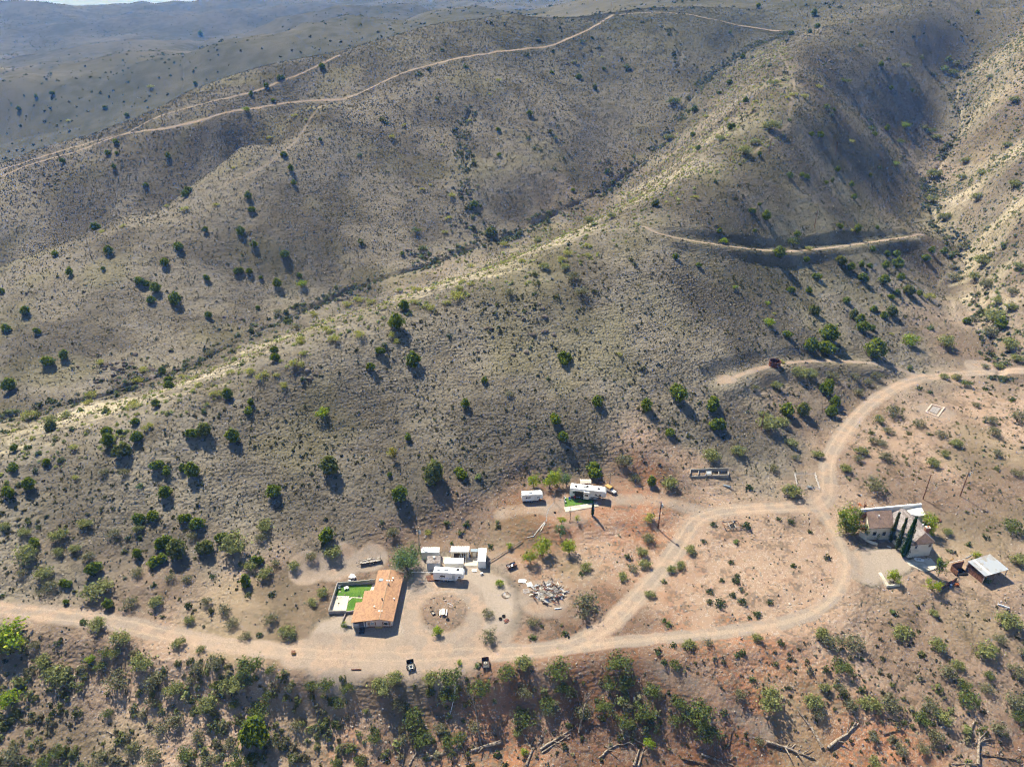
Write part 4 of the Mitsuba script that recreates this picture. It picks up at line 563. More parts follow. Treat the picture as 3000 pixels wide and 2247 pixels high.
def flat(name, label, plan, mat, th=.05, kind='structure'):
    P_ = np.array(plan, float); a = np.linspace(0, 1, 12); ins = np.array([P_[:, :2].mean(0) * (1 - k) + P_[i, :2] * k for i in range(len(P_)) for k in a]); top = float(np.max(ground(ins[:, 0], ins[:, 1]))) + th
    n = numbered(name); scene[n] = mikit.ply(poly(P_, top, top - .5), 'mat_' + mat); labels[n] = {'label': label, 'kind': kind}; return top
yz = flat('artificial_lawn', 'bright green artificial lawn inside the block wall', [(-40.6, 120.9), (-37.25, 120.85), (-37.0, 115.7), (-35.0, 116.1), (-34.95, 117.0), (-33.6, 117.1), (-33.6, 120.4), (-31.6, 120.4), (-32.9, 122.4), (-32.6, 124.5), (-40.5, 123.95)], 'turf')
flat('concrete_patio', 'pale concrete patio in the corner of the walled lawn', [(-40.62, 115.55), (-37.05, 115.6), (-37.3, 120.82), (-40.6, 120.88)], 'concrete', .06); flat('side_patio', 'narrow pale slab between the lawn and the mobile home', [(-32.85, 122.4), (-31.3, 121.0), (-31.2, 124.9), (-32.55, 124.6)], 'concrete', .06)
flat('garden_path', 'thin curved edging path across the artificial lawn', [(-37.2, 120.1), (-36.6, 120.5), (-33.7, 120.3), (-33.7, 120.08), (-36.5, 120.25), (-37.1, 119.3)], 'concrete', .075)
t = thing('garden_table', 'white plastic table lying at the back of the lawn', 'table'); part(t, 'tabletop', rotz(box(0, 0, 0, 1.0, .75, .06), .4).apply_translation([-38.4, 123.0, yz + .45]), 'white')
for sx in (-.35, .35):
    for sy_ in (-.25, .25): part(t, 'leg', box(-38.4 + sx, 123 + sy_, yz, .06, .06, .46), 'white')
t = thing('garden_chair', 'small pale blue garden chair in the back corner of the walled lawn', 'chair')
part(t, 'seat', box(-40.0, 123.1, yz + .3, .5, .5, .07), 'pale_glass'); part(t, 'backrest', box(-40.0, 123.35, yz + .3, .5, .06, .5), 'pale_glass')
for sx in (-.2, .2):
    for sy_ in (-.2, .2): part(t, 'leg', box(-40 + sx, 123.1 + sy_, yz, .05, .05, .31), 'white')
def wheel(t, x, y, z, r, w, a, mat='rubber'):
    m = trimesh.creation.cylinder(r, w, sections=14); m.apply_transform(trimesh.transformations.rotation_matrix(math.pi / 2, [1, 0, 0])); k = part(t, 'wheel', move(rotz(m, a), [x, y, z]), mat)
    m = trimesh.creation.cylinder(r * .5, w * 1.08, sections=10); m.apply_transform(trimesh.transformations.rotation_matrix(math.pi / 2, [1, 0, 0])); part(k, 'rim', move(rotz(m, a), [x, y, z]), 'steel')
t = thing('golf_cart', 'small white cart parked behind the block wall', 'cart'); q = wpx('1', 488, 733); a = 1.2
def loc(q, a, x, y, z=0.): return (q[0] + x * math.cos(a) - y * math.sin(a), q[1] + x * math.sin(a) + y * math.cos(a), q[2] + z)
part(t, 'body', cat_(move(rotz(box(.45, 0, .25, .9, .95, .4), a), q), move(rotz(box(-.5, 0, .25, .8, .95, .35), a), q)), 'white'); part(t, 'roof', move(rotz(box(-.1, 0, 1.35, 1.3, 1.0, .06), a), q), 'white'); part(t, 'seat', move(rotz(box(-.35, 0, .6, .5, .9, .14), a), q), 'dark_metal')
for sx in (-.65, .45):
    for sy_ in (-.42, .42): part(t, 'roof_post', tube([loc(q, a, sx, sy_, .5), loc(q, a, sx, sy_, 1.36)], .025, 5), 'steel')
for sx in (-.6, .6):
    for sy_ in (-.45, .45): wheel(t, *loc(q, a, sx, sy_, .2), .2, .16, a)
t = thing('flatbed_trailer', 'black flatbed trailer with a plank deck left of the big tree', 'trailer'); q = wpx('1', 680, 540); a = math.radians(14)
part(t, 'frame', move(rotz(box(0, 0, .5, 5.0, 1.6, .14), a), q), 'dark_metal'); part(t, 'tongue', cat_(tube([loc(q, a, -2.5, -.5, .55), loc(q, a, -3.4, 0, .55)], .05), tube([loc(q, a, -2.5, .5, .55), loc(q, a, -3.4, 0, .55)], .05)), 'dark_metal'); part(t, 'ramp', move(rotz(box(2.55, 0, .62, .08, 1.5, .9), a), q), 'dark_metal')
for i in range(8): part(t, 'plank', move(rotz(box(0, -.7 + .2 * i, .64, 4.9, .17, .04), a), q), 'old_wood')
for sx in (-.1, .75):
    for sy_ in (-.85, .85): wheel(t, *loc(q, a, sx, sy_, .34), .34, .2, a)
t = thing('side_rail', 'dark steel rail lying on the flatbed trailer deck', 'rail'); scene[t + '__bar'] = mikit.ply(tube([loc(q, a, -1.8, -.2, .74), loc(q, a, 1.2, .25, .74)], .06), 'mat_dark_metal')

# ------------------------------------------------------------------ sheds, containers and campers
def shed(name, label, x0, x1, y0, y1, zt, wall='offwhite', roof='white', slope=.12, group=None, front=None, wheels=False):
    t = thing(name, label, 'shed', group); z0 = min(gz(x, y) for x in (x0, x1) for y in (y0, y1)) - .1; th = .1
    if front == 'open':
        part(t, 'wall', cat_(box((x0 + x1) / 2, y1 - th / 2, z0, x1 - x0, th, zt - .12 - z0), box(x0 + th / 2, (y0 + y1) / 2, z0, th, y1 - y0 - 2 * th, zt - .12 - z0), box(x1 - th / 2, (y0 + y1) / 2, z0, th, y1 - y0 - 2 * th, zt - .12 - z0)), wall)
        part(t, 'front_wall', cat_(box(x0 + .35, y0 + th / 2, z0, .7, th, zt - .12 - z0), box(x1 - .3, y0 + th / 2, z0, .6, th, zt - .12 - z0), box((x0 + x1) / 2, y0 + th / 2, zt - .6, x1 - x0 - 1.3, th, .48)), wall)
    else: part(t, 'wall', box((x0 + x1) / 2, (y0 + y1) / 2, z0, x1 - x0, y1 - y0, zt - .12 - z0), wall)
    o = .08; part(t, 'roof', slab([(x0 - o, y0 - o, zt - slope), (x1 + o, y0 - o, zt - slope), (x1 + o, y1 + o, zt), (x0 - o, y1 + o, zt)], .1), roof)
    if front == 'door': k = part(t, 'door', box((x0 + x1) / 2, y0 - .03, z0 + .15, .8, .05, 1.55), 'cream'); part(k, 'handle', box((x0 + x1) / 2 + .3, y0 - .07, z0 + .9, .05, .05, .14), 'dark_metal')
    if wheels:
        for sy_ in (.4, .62): wheel(t, x1 + .02, y0 + (y1 - y0) * sy_, gz(x1, y0) + .28, .28, .14, math.pi / 2)
    return t, z0
G_ = 'white sheds and containers in the cluster'
shed('storage_shed', 'white flat roofed shed with a cream front beside the utility pole', -22, -17.75, 132.8, 134.4, 3.2, group=G_, front='door')
tB, _ = shed('storage_shed', 'square pale shed with a dark grey roof in front of the white shed', -20.3, -17.2, 129.05, 131.4, 3.2, 'grey_paint', 'shingle_grey', group=G_)
t = thing('roof_box', 'small white plastic box left on the grey shed roof', 'box'); scene[t + '__box'] = mikit.ply(box(-18.7, 130.7, 3.16, .5, .35, .3, .2), 'mat_white')
part(t, 'lid', box(-18.7, 130.7, 3.465, .54, .39, .05, .2), 'offwhite')
tC, _ = shed('storage_shed', 'open fronted white shed with two ladders leaning on it', -14.85, -10.5, 133.05, 134.75, 3.2, 'cream', group=G_, front='open')
shed('storage_shed', 'small tan metal shed between two white ones', -10.0, -8.4, 133.4, 134.15, 2.95, 'tan', 'pale_glass', group=G_, front='door')
shed('box_trailer', 'narrow white box trailer at the right end of the shed cluster', -8.15, -6.3, 129.75, 134.25, 3.05, 'white', slope=.02, group=G_, wheels=True)
shed('storage_shed', 'long white container right behind the parked camper', -16.0, -11.7, 129.15, 130.85, 3.0, 'offwhite', group=G_)
for i, (a, b) in enumerate((((-12.6, 131.4), (-12.3, 133.0)), ((-11.5, 131.2), (-11.5, 133.0)))):
    t = thing('ladder', ('left' if i == 0 else 'right') + ' ladder leaning on the open fronted white shed', 'ladder'); z0 = gz(*a)
    for s in (-.2, .2): part(t, 'rail', tube([(a[0] + s, a[1], z0), (b[0] + s, b[1], 3.25)], .04, 5), 'white')
    for j in range(7): f_ = (j + .6) / 7.2; part(t, 'rung', tube([(a[0] - .2 + (b[0] - a[0]) * f_, a[1] + (b[1] - a[1]) * f_, z0 + (3.25 - z0) * f_), (a[0] + .2 + (b[0] - a[0]) * f_, a[1] + (b[1] - a[1]) * f_, z0 + (3.25 - z0) * f_)], .025, 4), 'steel')
t = thing('timber_deck', 'pale plank deck between the open shed and the box trailer', 'deck'); dz = max(gz(-11, 130.5), gz(-8.6, 133), gz(-8.6, 130.5)) + .05
for i in range(9): part(t, 'plank', box(-9.85, 130.4 + .32 * i, dz - .1, 3.1, .29, .12), 'concrete')
part(t, 'joist', cat_(box(-11.2, 131.7, dz - .5, .12, 2.8, .4), box(-8.5, 131.7, dz - .5, .12, 2.8, .4)), 'old_wood')
t = thing('tarpaulin', 'pinkish crumpled tarpaulin on the ground between the white sheds', 'tarpaulin'); gx_, gy_ = np.meshgrid(np.linspace(-17.1, -15.0, 12), np.linspace(131.3, 133.4, 12)); gzz = ground(gx_, gy_) + .08 + .12 * meshkit.noise(np.stack([gx_ * 3, gy_ * 3, gx_ * 0], -1))
tv_ = np.stack([gx_, gy_, gzz], -1).reshape(-1, 3); ii = (np.arange(11)[:, None] * 12 + np.arange(11)).ravel(); fq = np.stack([ii, ii + 1, ii + 13, ii + 12], -1); tm = trimesh.Trimesh(tv_, np.vstack([fq[:, [0, 1, 2]], fq[:, [0, 2, 3]]]), process=False)
scene[t + '__sheet'] = mikit.ply(tm, 'mat_beige', smooth=True)
t = thing('loose_board', 'white broken board lying in front of the box trailer', 'panel'); scene[t + '__sheet'] = mikit.ply(move(rotz(box(0, 0, 0, 1.2, .9, .06), .2), [-9.0, 128.9, gz(-9, 128.9) + .06]), 'mat_offwhite'); part(t, 'batten', move(rotz(box(0, 0, .06, 1.2, .1, .05), .2), [-9.0, 128.9, gz(-9, 128.9) + .06]), 'old_wood')
t = thing('water_heater', 'small white appliance lying on the dirt right of the campers', 'appliance'); q = wpx('1', 1882, 672); part(t, 'casing', move(rotz(box(0, 0, 0, .75, .5, .5, 0, .06), .5), q), 'white'); part(t, 'hatch', move(rotz(box(.1, -.26, .12, .35, .04, .26), .5), q), 'dark_metal')
def camper(label, c, L, Wd, H, a, nose=.24, stripe=True, slide=None, vents=3, cap='white', win=((.25, .9, 'glass'),), awning=False, z0=None):
    t = thing('camper_trailer', label, 'camper'); g = gz(*c) if z0 is None else z0; q = np.array([c[0], c[1], g]); X = L / 2; h0 = .55; hn = H * .46
    import shapely
    prof = shapely.Polygon([(-X, h0), (X * (1 - 2 * nose), h0), (X * (1 - 2 * nose) + .25, hn), (X - .15, hn), (X, hn + .35), (X - .12, H - .35), (X - .5, H - .05), (-X + .12, H - .02), (-X, H - .2)])
    def across(pr, w): m = trimesh.creation.extrude_polygon(pr, w, engine='earcut'); m.apply_transform(trimesh.transformations.rotation_matrix(math.pi / 2, [1, 0, 0])); m.apply_translation([0, w / 2, 0]); return move(rotz(m, a), q)
    b = part(t, 'body', across(prof, Wd), 'offwhite' if cap != 'white' else 'white')
    part(t, 'roof', move(rotz(box(-.15, 0, H - .03, L - .75, Wd - .14, .06), a), q), 'white')
    if cap != 'white': part(t, 'front_cap', move(rotz(box(X - .11, 0, hn + .4, .12, Wd * .86, H - hn - .95), a), q), cap, 'dark curved front window')
    for fx, w, mat in win: k = part(t, 'window', move(rotz(box(-X + fx * L, -Wd / 2 - .01, H * .52, w, .05, .55), a), q), 'dark_metal'); part(k, 'pane', move(rotz(box(-X + fx * L, -Wd / 2 - .04, H * .52 + .05, w - .12, .04, .44), a), q), mat)
    part(t, 'door', move(rotz(box(X * (1 - 2 * nose) - .7, -Wd / 2 - .012, h0 + .08, .62, .04, H * .58), a), q), 'pale_glass' if stripe else 'offwhite')
    if stripe:
        for f_, z_, w in ((.42, .42, .5), (.62, .38, .22)): part(t, 'stripe', move(rotz(box(-X + f_ * L, -Wd / 2 - .005, H * z_, L * w, .03, .07), a), q), 'blue' if f_ < .5 else 'brown_trim')
    if awning:
        part(t, 'awning', move(rotz(box(-X + .22 * L, -Wd / 2 - .12, H * .86, L * .4, .2, .16), a), q), 'white'); part(t, 'shade_panel', move(rotz(box(-X + .26 * L, -Wd / 2 - .02, h0 + .1, L * .24, .05, H * .55), a), q), 'dark_metal', 'dark panel standing for the shaded open side under the awning')  # dark sheet on the closed side stands for awning shade
        for f_, z_, w, tl in ((.66, .40, .16, .18), (.83, .50, .2, -.12), (.72, .30, .24, .1)): part(t, 'swoosh', panel(np.array(loc(q, a, -X + f_ * L, -Wd / 2 - .02, H * z_)), [math.cos(a), math.sin(a), tl], [-tl * math.cos(a), -tl * math.sin(a), 1], L * w, .16, .04), 'dark_metal')
        part(t, 'lower_trim', move(rotz(box(-.1 * L, -Wd / 2 - .015, h0 + .02, L * .72, .04, .28), a), q), 'grey_paint')
    part(t, 'air_conditioner', move(rotz(box(-X + L * .40, .05 * Wd, H + .03, .85, .7, .26, 0, .08), a), q), 'offwhite')
    part(t, 'rear_ladder', cat_([tube([loc(q, a, -X - .08, y_, h0 + .1), loc(q, a, -X - .08, y_, H + .05)], .03, 4) for y_ in (.35, .7)]), 'steel')
    if slide: x_, w = slide; part(t, 'slide_out', move(rotz(box(-X + x_ * L, -Wd / 2 - .3, h0 + .1, w, .58, H * .68), a), q), 'offwhite'); part(t, 'window', move(rotz(box(-X + x_ * L, -Wd / 2 - .6, H * .5, w * .6, .05, .6), a), q), 'glass')
    for i in range(vents): k = part(t, 'roof_vent', move(rotz(box(-X + L * (.16 + .62 * i / max(1, vents - 1) if vents > 1 else .4), (-.1, .12, -.05)[i % 3] * Wd, H + .03, .55, .5, .2, 0, .04), a), q), 'dark_metal' if cap != 'white' or i else 'grey_paint')
    for sx in (-.06, .06):
        for sy_ in (-1, 1): wheel(t, *loc(q, a, -L * .10 + sx * L, sy_ * (Wd / 2 - .12), .33), .33, .2, a)
    part(t, 'chassis', move(rotz(box(-L * .12, 0, .36, L * .7, Wd * .8, .2), a), q), 'dark_metal')
    for sy_ in (-.3, .3): part(t, 'landing_leg', tube([loc(q, a, X - .9, sy_ * Wd, hn), loc(q, a, X - .9, sy_ * Wd, 0)], .05, 5), 'dark_metal')
    return t, q
camper('white camper trailer with blue stripes parked in front of the sheds', (-14.75, 126.2), 7.2, 2.0, 2.8, math.radians(-5), win=((.30, 1.2, 'glass'), (.86, .5, 'glass')), vents=2)
camper('small plain white camper with a raised nose on the upper terrace', (5.35, 151.1), 5.6, 1.9, 2.5, math.radians(4), stripe=False, win=((.32, .9, 'pale_glass'), (.2, .35, 'glass'), (.78, .6, 'pale_glass')), vents=1)
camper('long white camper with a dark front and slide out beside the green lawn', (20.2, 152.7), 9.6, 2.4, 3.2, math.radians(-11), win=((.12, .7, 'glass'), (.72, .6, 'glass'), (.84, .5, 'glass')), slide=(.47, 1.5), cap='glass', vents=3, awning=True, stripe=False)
t = thing('awning_pole', 'thin white pipe reaching from the big tree to the camper', 'pipe'); scene[t + '__pipe'] = mikit.ply(tube([zpx('1', 1130, 646, 2.2), zpx('1', 1365, 652, 2.4)], .07), 'mat_white')
q = zpx('1', 1130, 646, 2.2); part(t, 'stand', tube([(q[0], q[1], gz(q[0], q[1]) - .1), (q[0], q[1], 2.2)], .04, 5), 'steel')
flat('trailer_slab', 'low brown slab at the rear of the striped camper', [zpx('1', 1280, 690, .9), zpx('1', 1370, 655, .9), zpx('1', 1520, 740, .9), zpx('1', 1300, 740, .9)], 'brown_wood', .12)
t = thing('garden_shed', 'small brown shed with a pale roof behind the long camper', 'shed'); part(t, 'wall', box(20.0, 158.0, 4.2, 2.7, 1.6, 1.7), 'tan'); part(t, 'roof', cat_(slab([(18.5, 157.1, 5.9), (21.5, 157.1, 5.9), (21.5, 158.0, 6.3), (18.5, 158.0, 6.3)], .08), slab([(18.5, 158.0, 6.3), (21.5, 158.0, 6.3), (21.5, 158.9, 5.9), (18.5, 158.9, 5.9)], .08)), 'cream'); part(t, 'door', box(20.2, 157.18, 4.4, .8, .05, 1.35), 'brown_wood')
t = thing('old_truck', 'small white truck with a tan canvas top beside the long camper', 'truck'); q = wpx('2', 1432, 335); a = math.radians(-48)
part(t, 'body', cat_(move(rotz(box(-.55, 0, .4, 2.2, 1.35, .55, 0, .06), a), q), move(rotz(box(1.05, 0, .4, 1.2, 1.1, .5, 0, .08), a), q)), 'offwhite'); part(t, 'canvas_top', move(rotz(box(-.75, 0, .95, 1.9, 1.3, .65, 0, .1), a), q), 'ochre'); part(t, 'windscreen', move(rotz(box(.25, 0, .95, .06, 1.15, .5), a), q), 'glass'); part(t, 'bumper', move(rotz(box(1.75, 0, .38, .1, 1.3, .16), a), q), 'dark_metal')
for sx in (-1.1, 1.05):
    for sy_ in (-.65, .65): wheel(t, *loc(q, a, sx, sy_, .34), .34, .2, a)
for sy_ in (-.38, .38): part(t, 'headlight', move(rotz(box(1.66, sy_, .62, .06, .18, .18), a), q), 'pale_glass')
lz = flat('lawn_patch', 'bright green artificial lawn in front of the long camper', [(13.8, 148.6), (21.6, 150.3), (21.5, 151.2), (13.9, 152.5)], 'turf', .05); flat('camp_slab', 'pale concrete strip along the front of the camper lawn', [(13.5, 148.4), (13.8, 146.3), (22.7, 148.8), (22.3, 150.2)], 'concrete', .045)
for nm, lb, ct, x, y, mat, ax_ in (('camp_chair', 'blue folding chair on the lawn beside the long camper', 'chair', 990, 425, 'blue', .3), ('camp_chair', 'red folding chair on the camper lawn', 'chair', 1045, 412, 'red', 0), ('camp_chair', 'white chair at the left edge of the camper lawn', 'chair', 942, 450, 'white', 1.2), ('camp_chair', 'white chair at the far left corner of the camper lawn', 'chair', 940, 415, 'white', 1.0)):
    q = wpx('2', x, y); q[2] = max(q[2], lz); t = thing(nm, lb, ct); part(t, 'seat', move(rotz(box(0, 0, .35, .5, .5, .07), ax_), q), mat); part(t, 'backrest', move(rotz(box(0, .24, .38, .5, .06, .5), ax_), q), mat)
    for sx in (-.21, .21):
        for sy_ in (-.21, .21): part(t, 'leg', move(rotz(box(sx, sy_, 0, .05, .05, .36), ax_), q), 'dark_metal')
t = thing('camp_table', 'pale camping table under the side of the long camper', 'table'); q = wpx('2', 1082, 412); q[2] = max(q[2], lz); part(t, 'tabletop', move(box(0, 0, .6, 1.0, .6, .06), q), 'pale_glass')
for sx in (-.4, .4):
    for sy_ in (-.22, .22): part(t, 'leg', move(box(sx, sy_, 0, .05, .05, .61), q), 'steel')
t = thing('door_mat', 'reddish mat lying on the camper lawn', 'mat'); q = wpx('2', 1103, 443); q[2] = lz; part(t, 'pile', move(box(0, 0, -.02, .75, .45, .06), q), 'red'); part(t, 'border', move(cat_(box(0, .25, -.02, .8, .05, .07), box(0, -.25, -.02, .8, .05, .07)), q), 'brown_trim')

# ------------------------------------------------------------------ the turning circle, scrap and odds and ends
def tyre(label, tile, x, y, r=.42, mat='rubber', w=.26, cat='tyre'):
    q = wpx(tile, x, y); m = trimesh.creation.torus(r * .72, r * .28, 18, 8); m.apply_scale([1, 1, w / (r * .56)]); t = thing('tyre', label, cat, None); scene[t + '__tread'] = mikit.ply(move(m, q + [0, 0, w * .48]), 'mat_' + mat, smooth=True)
    part(t, 'lining', cyl(q[0], q[1], q[2] - .05, r * .55, .1), 'void' if mat == 'rubber' else 'dark_metal'); return t  # dark disc filling the middle of the ring
tyre('black tyre lying beside the picnic table in the turning circle', '1', 1516, 1160); tyre('lower left of two black tyres right of the turning circle', '1', 2085, 1152); tyre('upper right of two black tyres right of the turning circle', '1', 2120, 1124); tyre('rusty fire ring lying right of the old white house', '3', 1285, 457, .75, 'rust', .3, 'fire ring'); tyre('small dark tyre on the red terrace left of the camper lawn', '2', 830, 560, .3)
t = thing('picnic_table', 'white picnic table with two benches in the turning circle', 'table'); q = wpx('1', 1467, 1105); q = q + [0, .3, 0]
for i in range(3): part(t, 'table_plank', move(box(-.26 + .26 * i, 0, .62, .24, 1.75, .05), q), 'offwhite')
for s in (-1, 1): part(t, 'bench', move(box(s * .72, 0, .36, .3, 1.75, .05), q), 'offwhite')
for y_ in (-.6, .6):
    for s in (-1, 1): part(t, 'leg', tube([q + [s * .65, y_, 0], q + [s * .2, y_, .62]], .05, 4), 'old_wood')
    part(t, 'crossbar', move(box(0, y_, .3, 1.6, .08, .07), q), 'old_wood')
t = thing('fire_pit', 'dark metal fire pit box left of the picnic table', 'fire pit'); q = wpx('1', 1357, 1092); a = -.95
for s in (-1, 1): part(t, 'side_plate', move(rotz(box(0, s * .33, 0, 1.1, .07, .35), a), q), 'dark_metal'); part(t, 'end_plate', move(rotz(box(s * .52, 0, 0, .07, .6, .35), a), q), 'dark_metal')
part(t, 'ash', move(rotz(box(0, 0, -.05, .98, .58, .22), a), q), 'rubble')
t = thing('swing_frame', 'leaning white pipe frame behind the picnic table', 'frame'); q0, q1 = wpx('1', 1515, 1010), wpx('1', 1578, 1035)
part(t, 'crossbar', tube([q0 + [0, 0, .9], q1 + [-.2, 0, .9]], .05), 'white')
for b_ in (q0, q1 + [-.2, 0, 0]): part(t, 'post', tube([b_ + [0, 0, -.05], b_ + [0, 0, .9]], .045, 5), 'white')
t = thing('wooden_post', 'short wooden crate standing at the lower edge of the road', 'crate'); q = wpx('D', 1903, 915); part(t, 'box', move(rotz(box(0, 0, -.05, .75, .6, .55), .1), q), 'ochre'); part(t, 'lid', move(rotz(box(0, 0, .5, .82, .66, .06), .1), q), 'brown_wood')
def lying(name, label, cat, pts_, r, mat, lift=0.):
    w = np.array([wpx(*p_) for p_ in pts_]); w[:, 2] += np.max(r) * .8 + lift; t = thing(name, label, cat); rr_ = np.broadcast_to(r, (len(w),)); k = max(2, len(w))
    scene[t] = mikit.ply(tube(w, np.linspace(rr_[0], rr_[-1], k), 7), 'mat_' + mat, smooth=50); return w
lying('loose_plank', 'dark plank lying at the road edge below the mobile home', 'plank', [('E', 65, 1021), ('E', 128, 1020)], .14, 'brown_wood'); lying('loose_plank', 'dark plank beside the two tyres', 'plank', [('1', 2128, 1200), ('1', 2172, 1158)], .09, 'dark_metal')
lying('white_post', 'white post lying below the scrap wood heap', 'post', [('2', 825, 1600), ('2', 900, 1590)], .14, 'white'); lying('white_post', 'long white trough lying at the right edge below the tin roofed shed', 'post', [('3', 1925, 1365), ('3', 2050, 1408)], .2, 'white')
t = thing('metal_plate', 'reddish metal plate on the ground beside the two tyres', 'plate'); q = wpx('1', 2148, 1170); scene[t + '__sheet'] = mikit.ply(move(rotz(box(0, 0, 0, 1.0, .9, .06), .7), q + [0, 0, .02]), 'mat_rust'); part(t, 'rim', move(rotz(box(0, -.47, 0, 1.0, .05, .1), .7), q + [0, 0, .02]), 'rust')
for lb, x, y, sx, sy_, a, mat in (('large white board lying beside the scrap heap, upper left of three', 480, 1298, 1.8, 1.2, -.15, 'white'), ('grey white board lying beside the scrap heap, middle of three', 557, 1336, 1.3, 1.4, .25, 'offwhite')):
    q = wpx('2', x, y); t = thing('loose_board', lb, 'board'); part(t, 'sheet', move(rotz(box(0, 0, 0, sx, sy_, .05), a), q + [0, 0, .1]), mat); part(t, 'batten', cat_(move(rotz(box(-sx * .35, 0, -.05, .08, sy_, .05), a), q + [0, 0, .1]), move(rotz(box(sx * .35, 0, -.05, .08, sy_, .05), a), q + [0, 0, .1])), 'old_wood')
t = thing('wire_grid', 'grey wire grid panel lying beside the scrap heap', 'grid'); q = wpx('2', 522, 1407) + [0, 0, .12]; part(t, 'frame', cat_([move(rotz(m, .2), q) for m in (box(-.62, 0, 0, .06, 1.2, .05), box(.62, 0, 0, .06, 1.2, .05), box(0, .6, 0, 1.3, .06, .05), box(0, -.6, 0, 1.3, .06, .05))]), 'steel')
for i in range(6): part(t, 'bar', move(rotz(box(-.5 + .2 * i, 0, .01, .05, 1.14, .03), .2), q), 'grey_paint')
t = thing('scrap_heap', 'heap of broken pale boards, poles and sheet metal in the field', 'scrap heap'); q = wpx('2', 760, 1425); rg = np.random.default_rng(5)
hv = trimesh.creation.icosphere(3, 1.0); hv.apply_scale([3.4, 2.9, .6]); hv.vertices += (meshkit.fbm(hv.vertices * 1.6, 3, 4) - .5)[:, None] * [.8, .8, .9]; part(t, 'rubble', move(hv, q), 'rubble')
for i in range(120):
    L = rg.uniform(.6, 2.8); rad = 3.9 * math.sqrt(rg.random()); an = rg.uniform(0, 6.28); el = rg.normal(0, .35); hd = rg.uniform(0, 6.28); c = q + [rad * math.cos(an), rad * math.sin(an) * .9, .25 + .75 * max(0, 1 - rad / 3.4) + rg.uniform(0, .3)]
    d = np.array([math.cos(hd) * math.cos(el), math.sin(hd) * math.cos(el), math.sin(el)]); mats = ['offwhite', 'old_wood', 'old_wood', 'dull', 'grey_paint', 'brown_wood', 'dull', 'dark_metal', 'rust'][rg.integers(9)]
    part(t, 'board', panel(c, d, np.cross(d, [.2, .1, 1]), L, rg.uniform(.08, .3), .05) if rg.random() < .8 else panel(c, d, np.cross(d, [.3, .2, 1]), rg.uniform(.8, 1.3), rg.uniform(.6, 1.0), .04), mats)
t = thing('fire_ring', 'round stone ring with pale ash left of the scrap heap', 'fire ring'); q = wpx('2', 305, 1448); part(t, 'ash', cyl(q[0], q[1], q[2] - .1, .85, .16), 'rubble')
for i in range(14):
    an = i / 14 * 6.283; m = trimesh.creation.icosphere(1, 1); m.apply_scale([rg.uniform(.16, .24), rg.uniform(.14, .2), .16]); part(t, 'stone', move(rotz(m, an), q + [.95 * math.cos(an), .95 * math.sin(an), .08]), 'rubble')
t = thing('utility_trailer', 'small junk filled utility trailer right of the sheds', 'trailer'); q = wpx('2', 365, 1150); a = .5
part(t, 'bed', move(rotz(box(0, 0, .45, 2.4, 1.2, .12), a), q), 'rust'); part(t, 'side_board', cat_(move(rotz(box(0, .6, .57, 2.4, .06, .35), a), q), move(rotz(box(0, -.6, .57, 2.4, .06, .35), a), q)), 'dark_metal'); part(t, 'tongue', tube([loc(q, a, -1.2, 0, .5), loc(q, a, -2.1, 0, .4)], .05), 'dark_metal')
for sy_ in (-.7, .7): wheel(t, *loc(q, a, 0, sy_, .32), .32, .18, a)
for i in range(8): c = np.array(loc(q, a, rg.uniform(-.9, .9), rg.uniform(-.4, .4), .7)); t2 = thing('junk_piece', ('pale', 'brown', 'grey', 'rusty', 'white', 'weathered', 'dark', 'blue')[i] + ' junk piece heaped on the small utility trailer', 'junk'); part(t2, 'slat', panel(c, rg.normal(size=3), rg.normal(size=3), rg.uniform(.5, 1.1), rg.uniform(.2, .5), .08), ('offwhite', 'brown_wood', 'steel', 'rust', 'white', 'old_wood', 'dark_metal', 'blue')[i]); part(t2, 'crosspiece', panel(c + [0, 0, .07], rg.normal(size=3), rg.normal(size=3), .5, .08, .06), 'old_wood')
t = thing('fallen_pole', 'long grey pole lying from the box trailer up the bank', 'pole'); scene[t] = mikit.ply(tube([wpx('2', 100, 1112) + [0, 0, .4], wpx('2', 290, 990) + [0, 0, .35], wpx('2', 480, 868) + [0, 0, .35]], [.14, .12, .1], 7), 'mat_dead')
for i, (a, b) in enumerate((((608, 806), (712, 668)), ((640, 760), (722, 664)), ((676, 762), (728, 668)), ((530, 830), (606, 812)))):
    lying('loose_pipe', ('left', 'middle', 'right', 'lowest')[i] + ' of the pale pipes lying on the bank below the red terrace', 'pipe', [('2', *a), ('2', *b)], .09, 'offwhite')
lying('garden_hose', 'thin grey hose running down from the terrace post', 'hose', [('2', 820, 452), ('2', 762, 520), ('2', 740, 590), ('2', 738, 655)], .05, 'grey_paint')
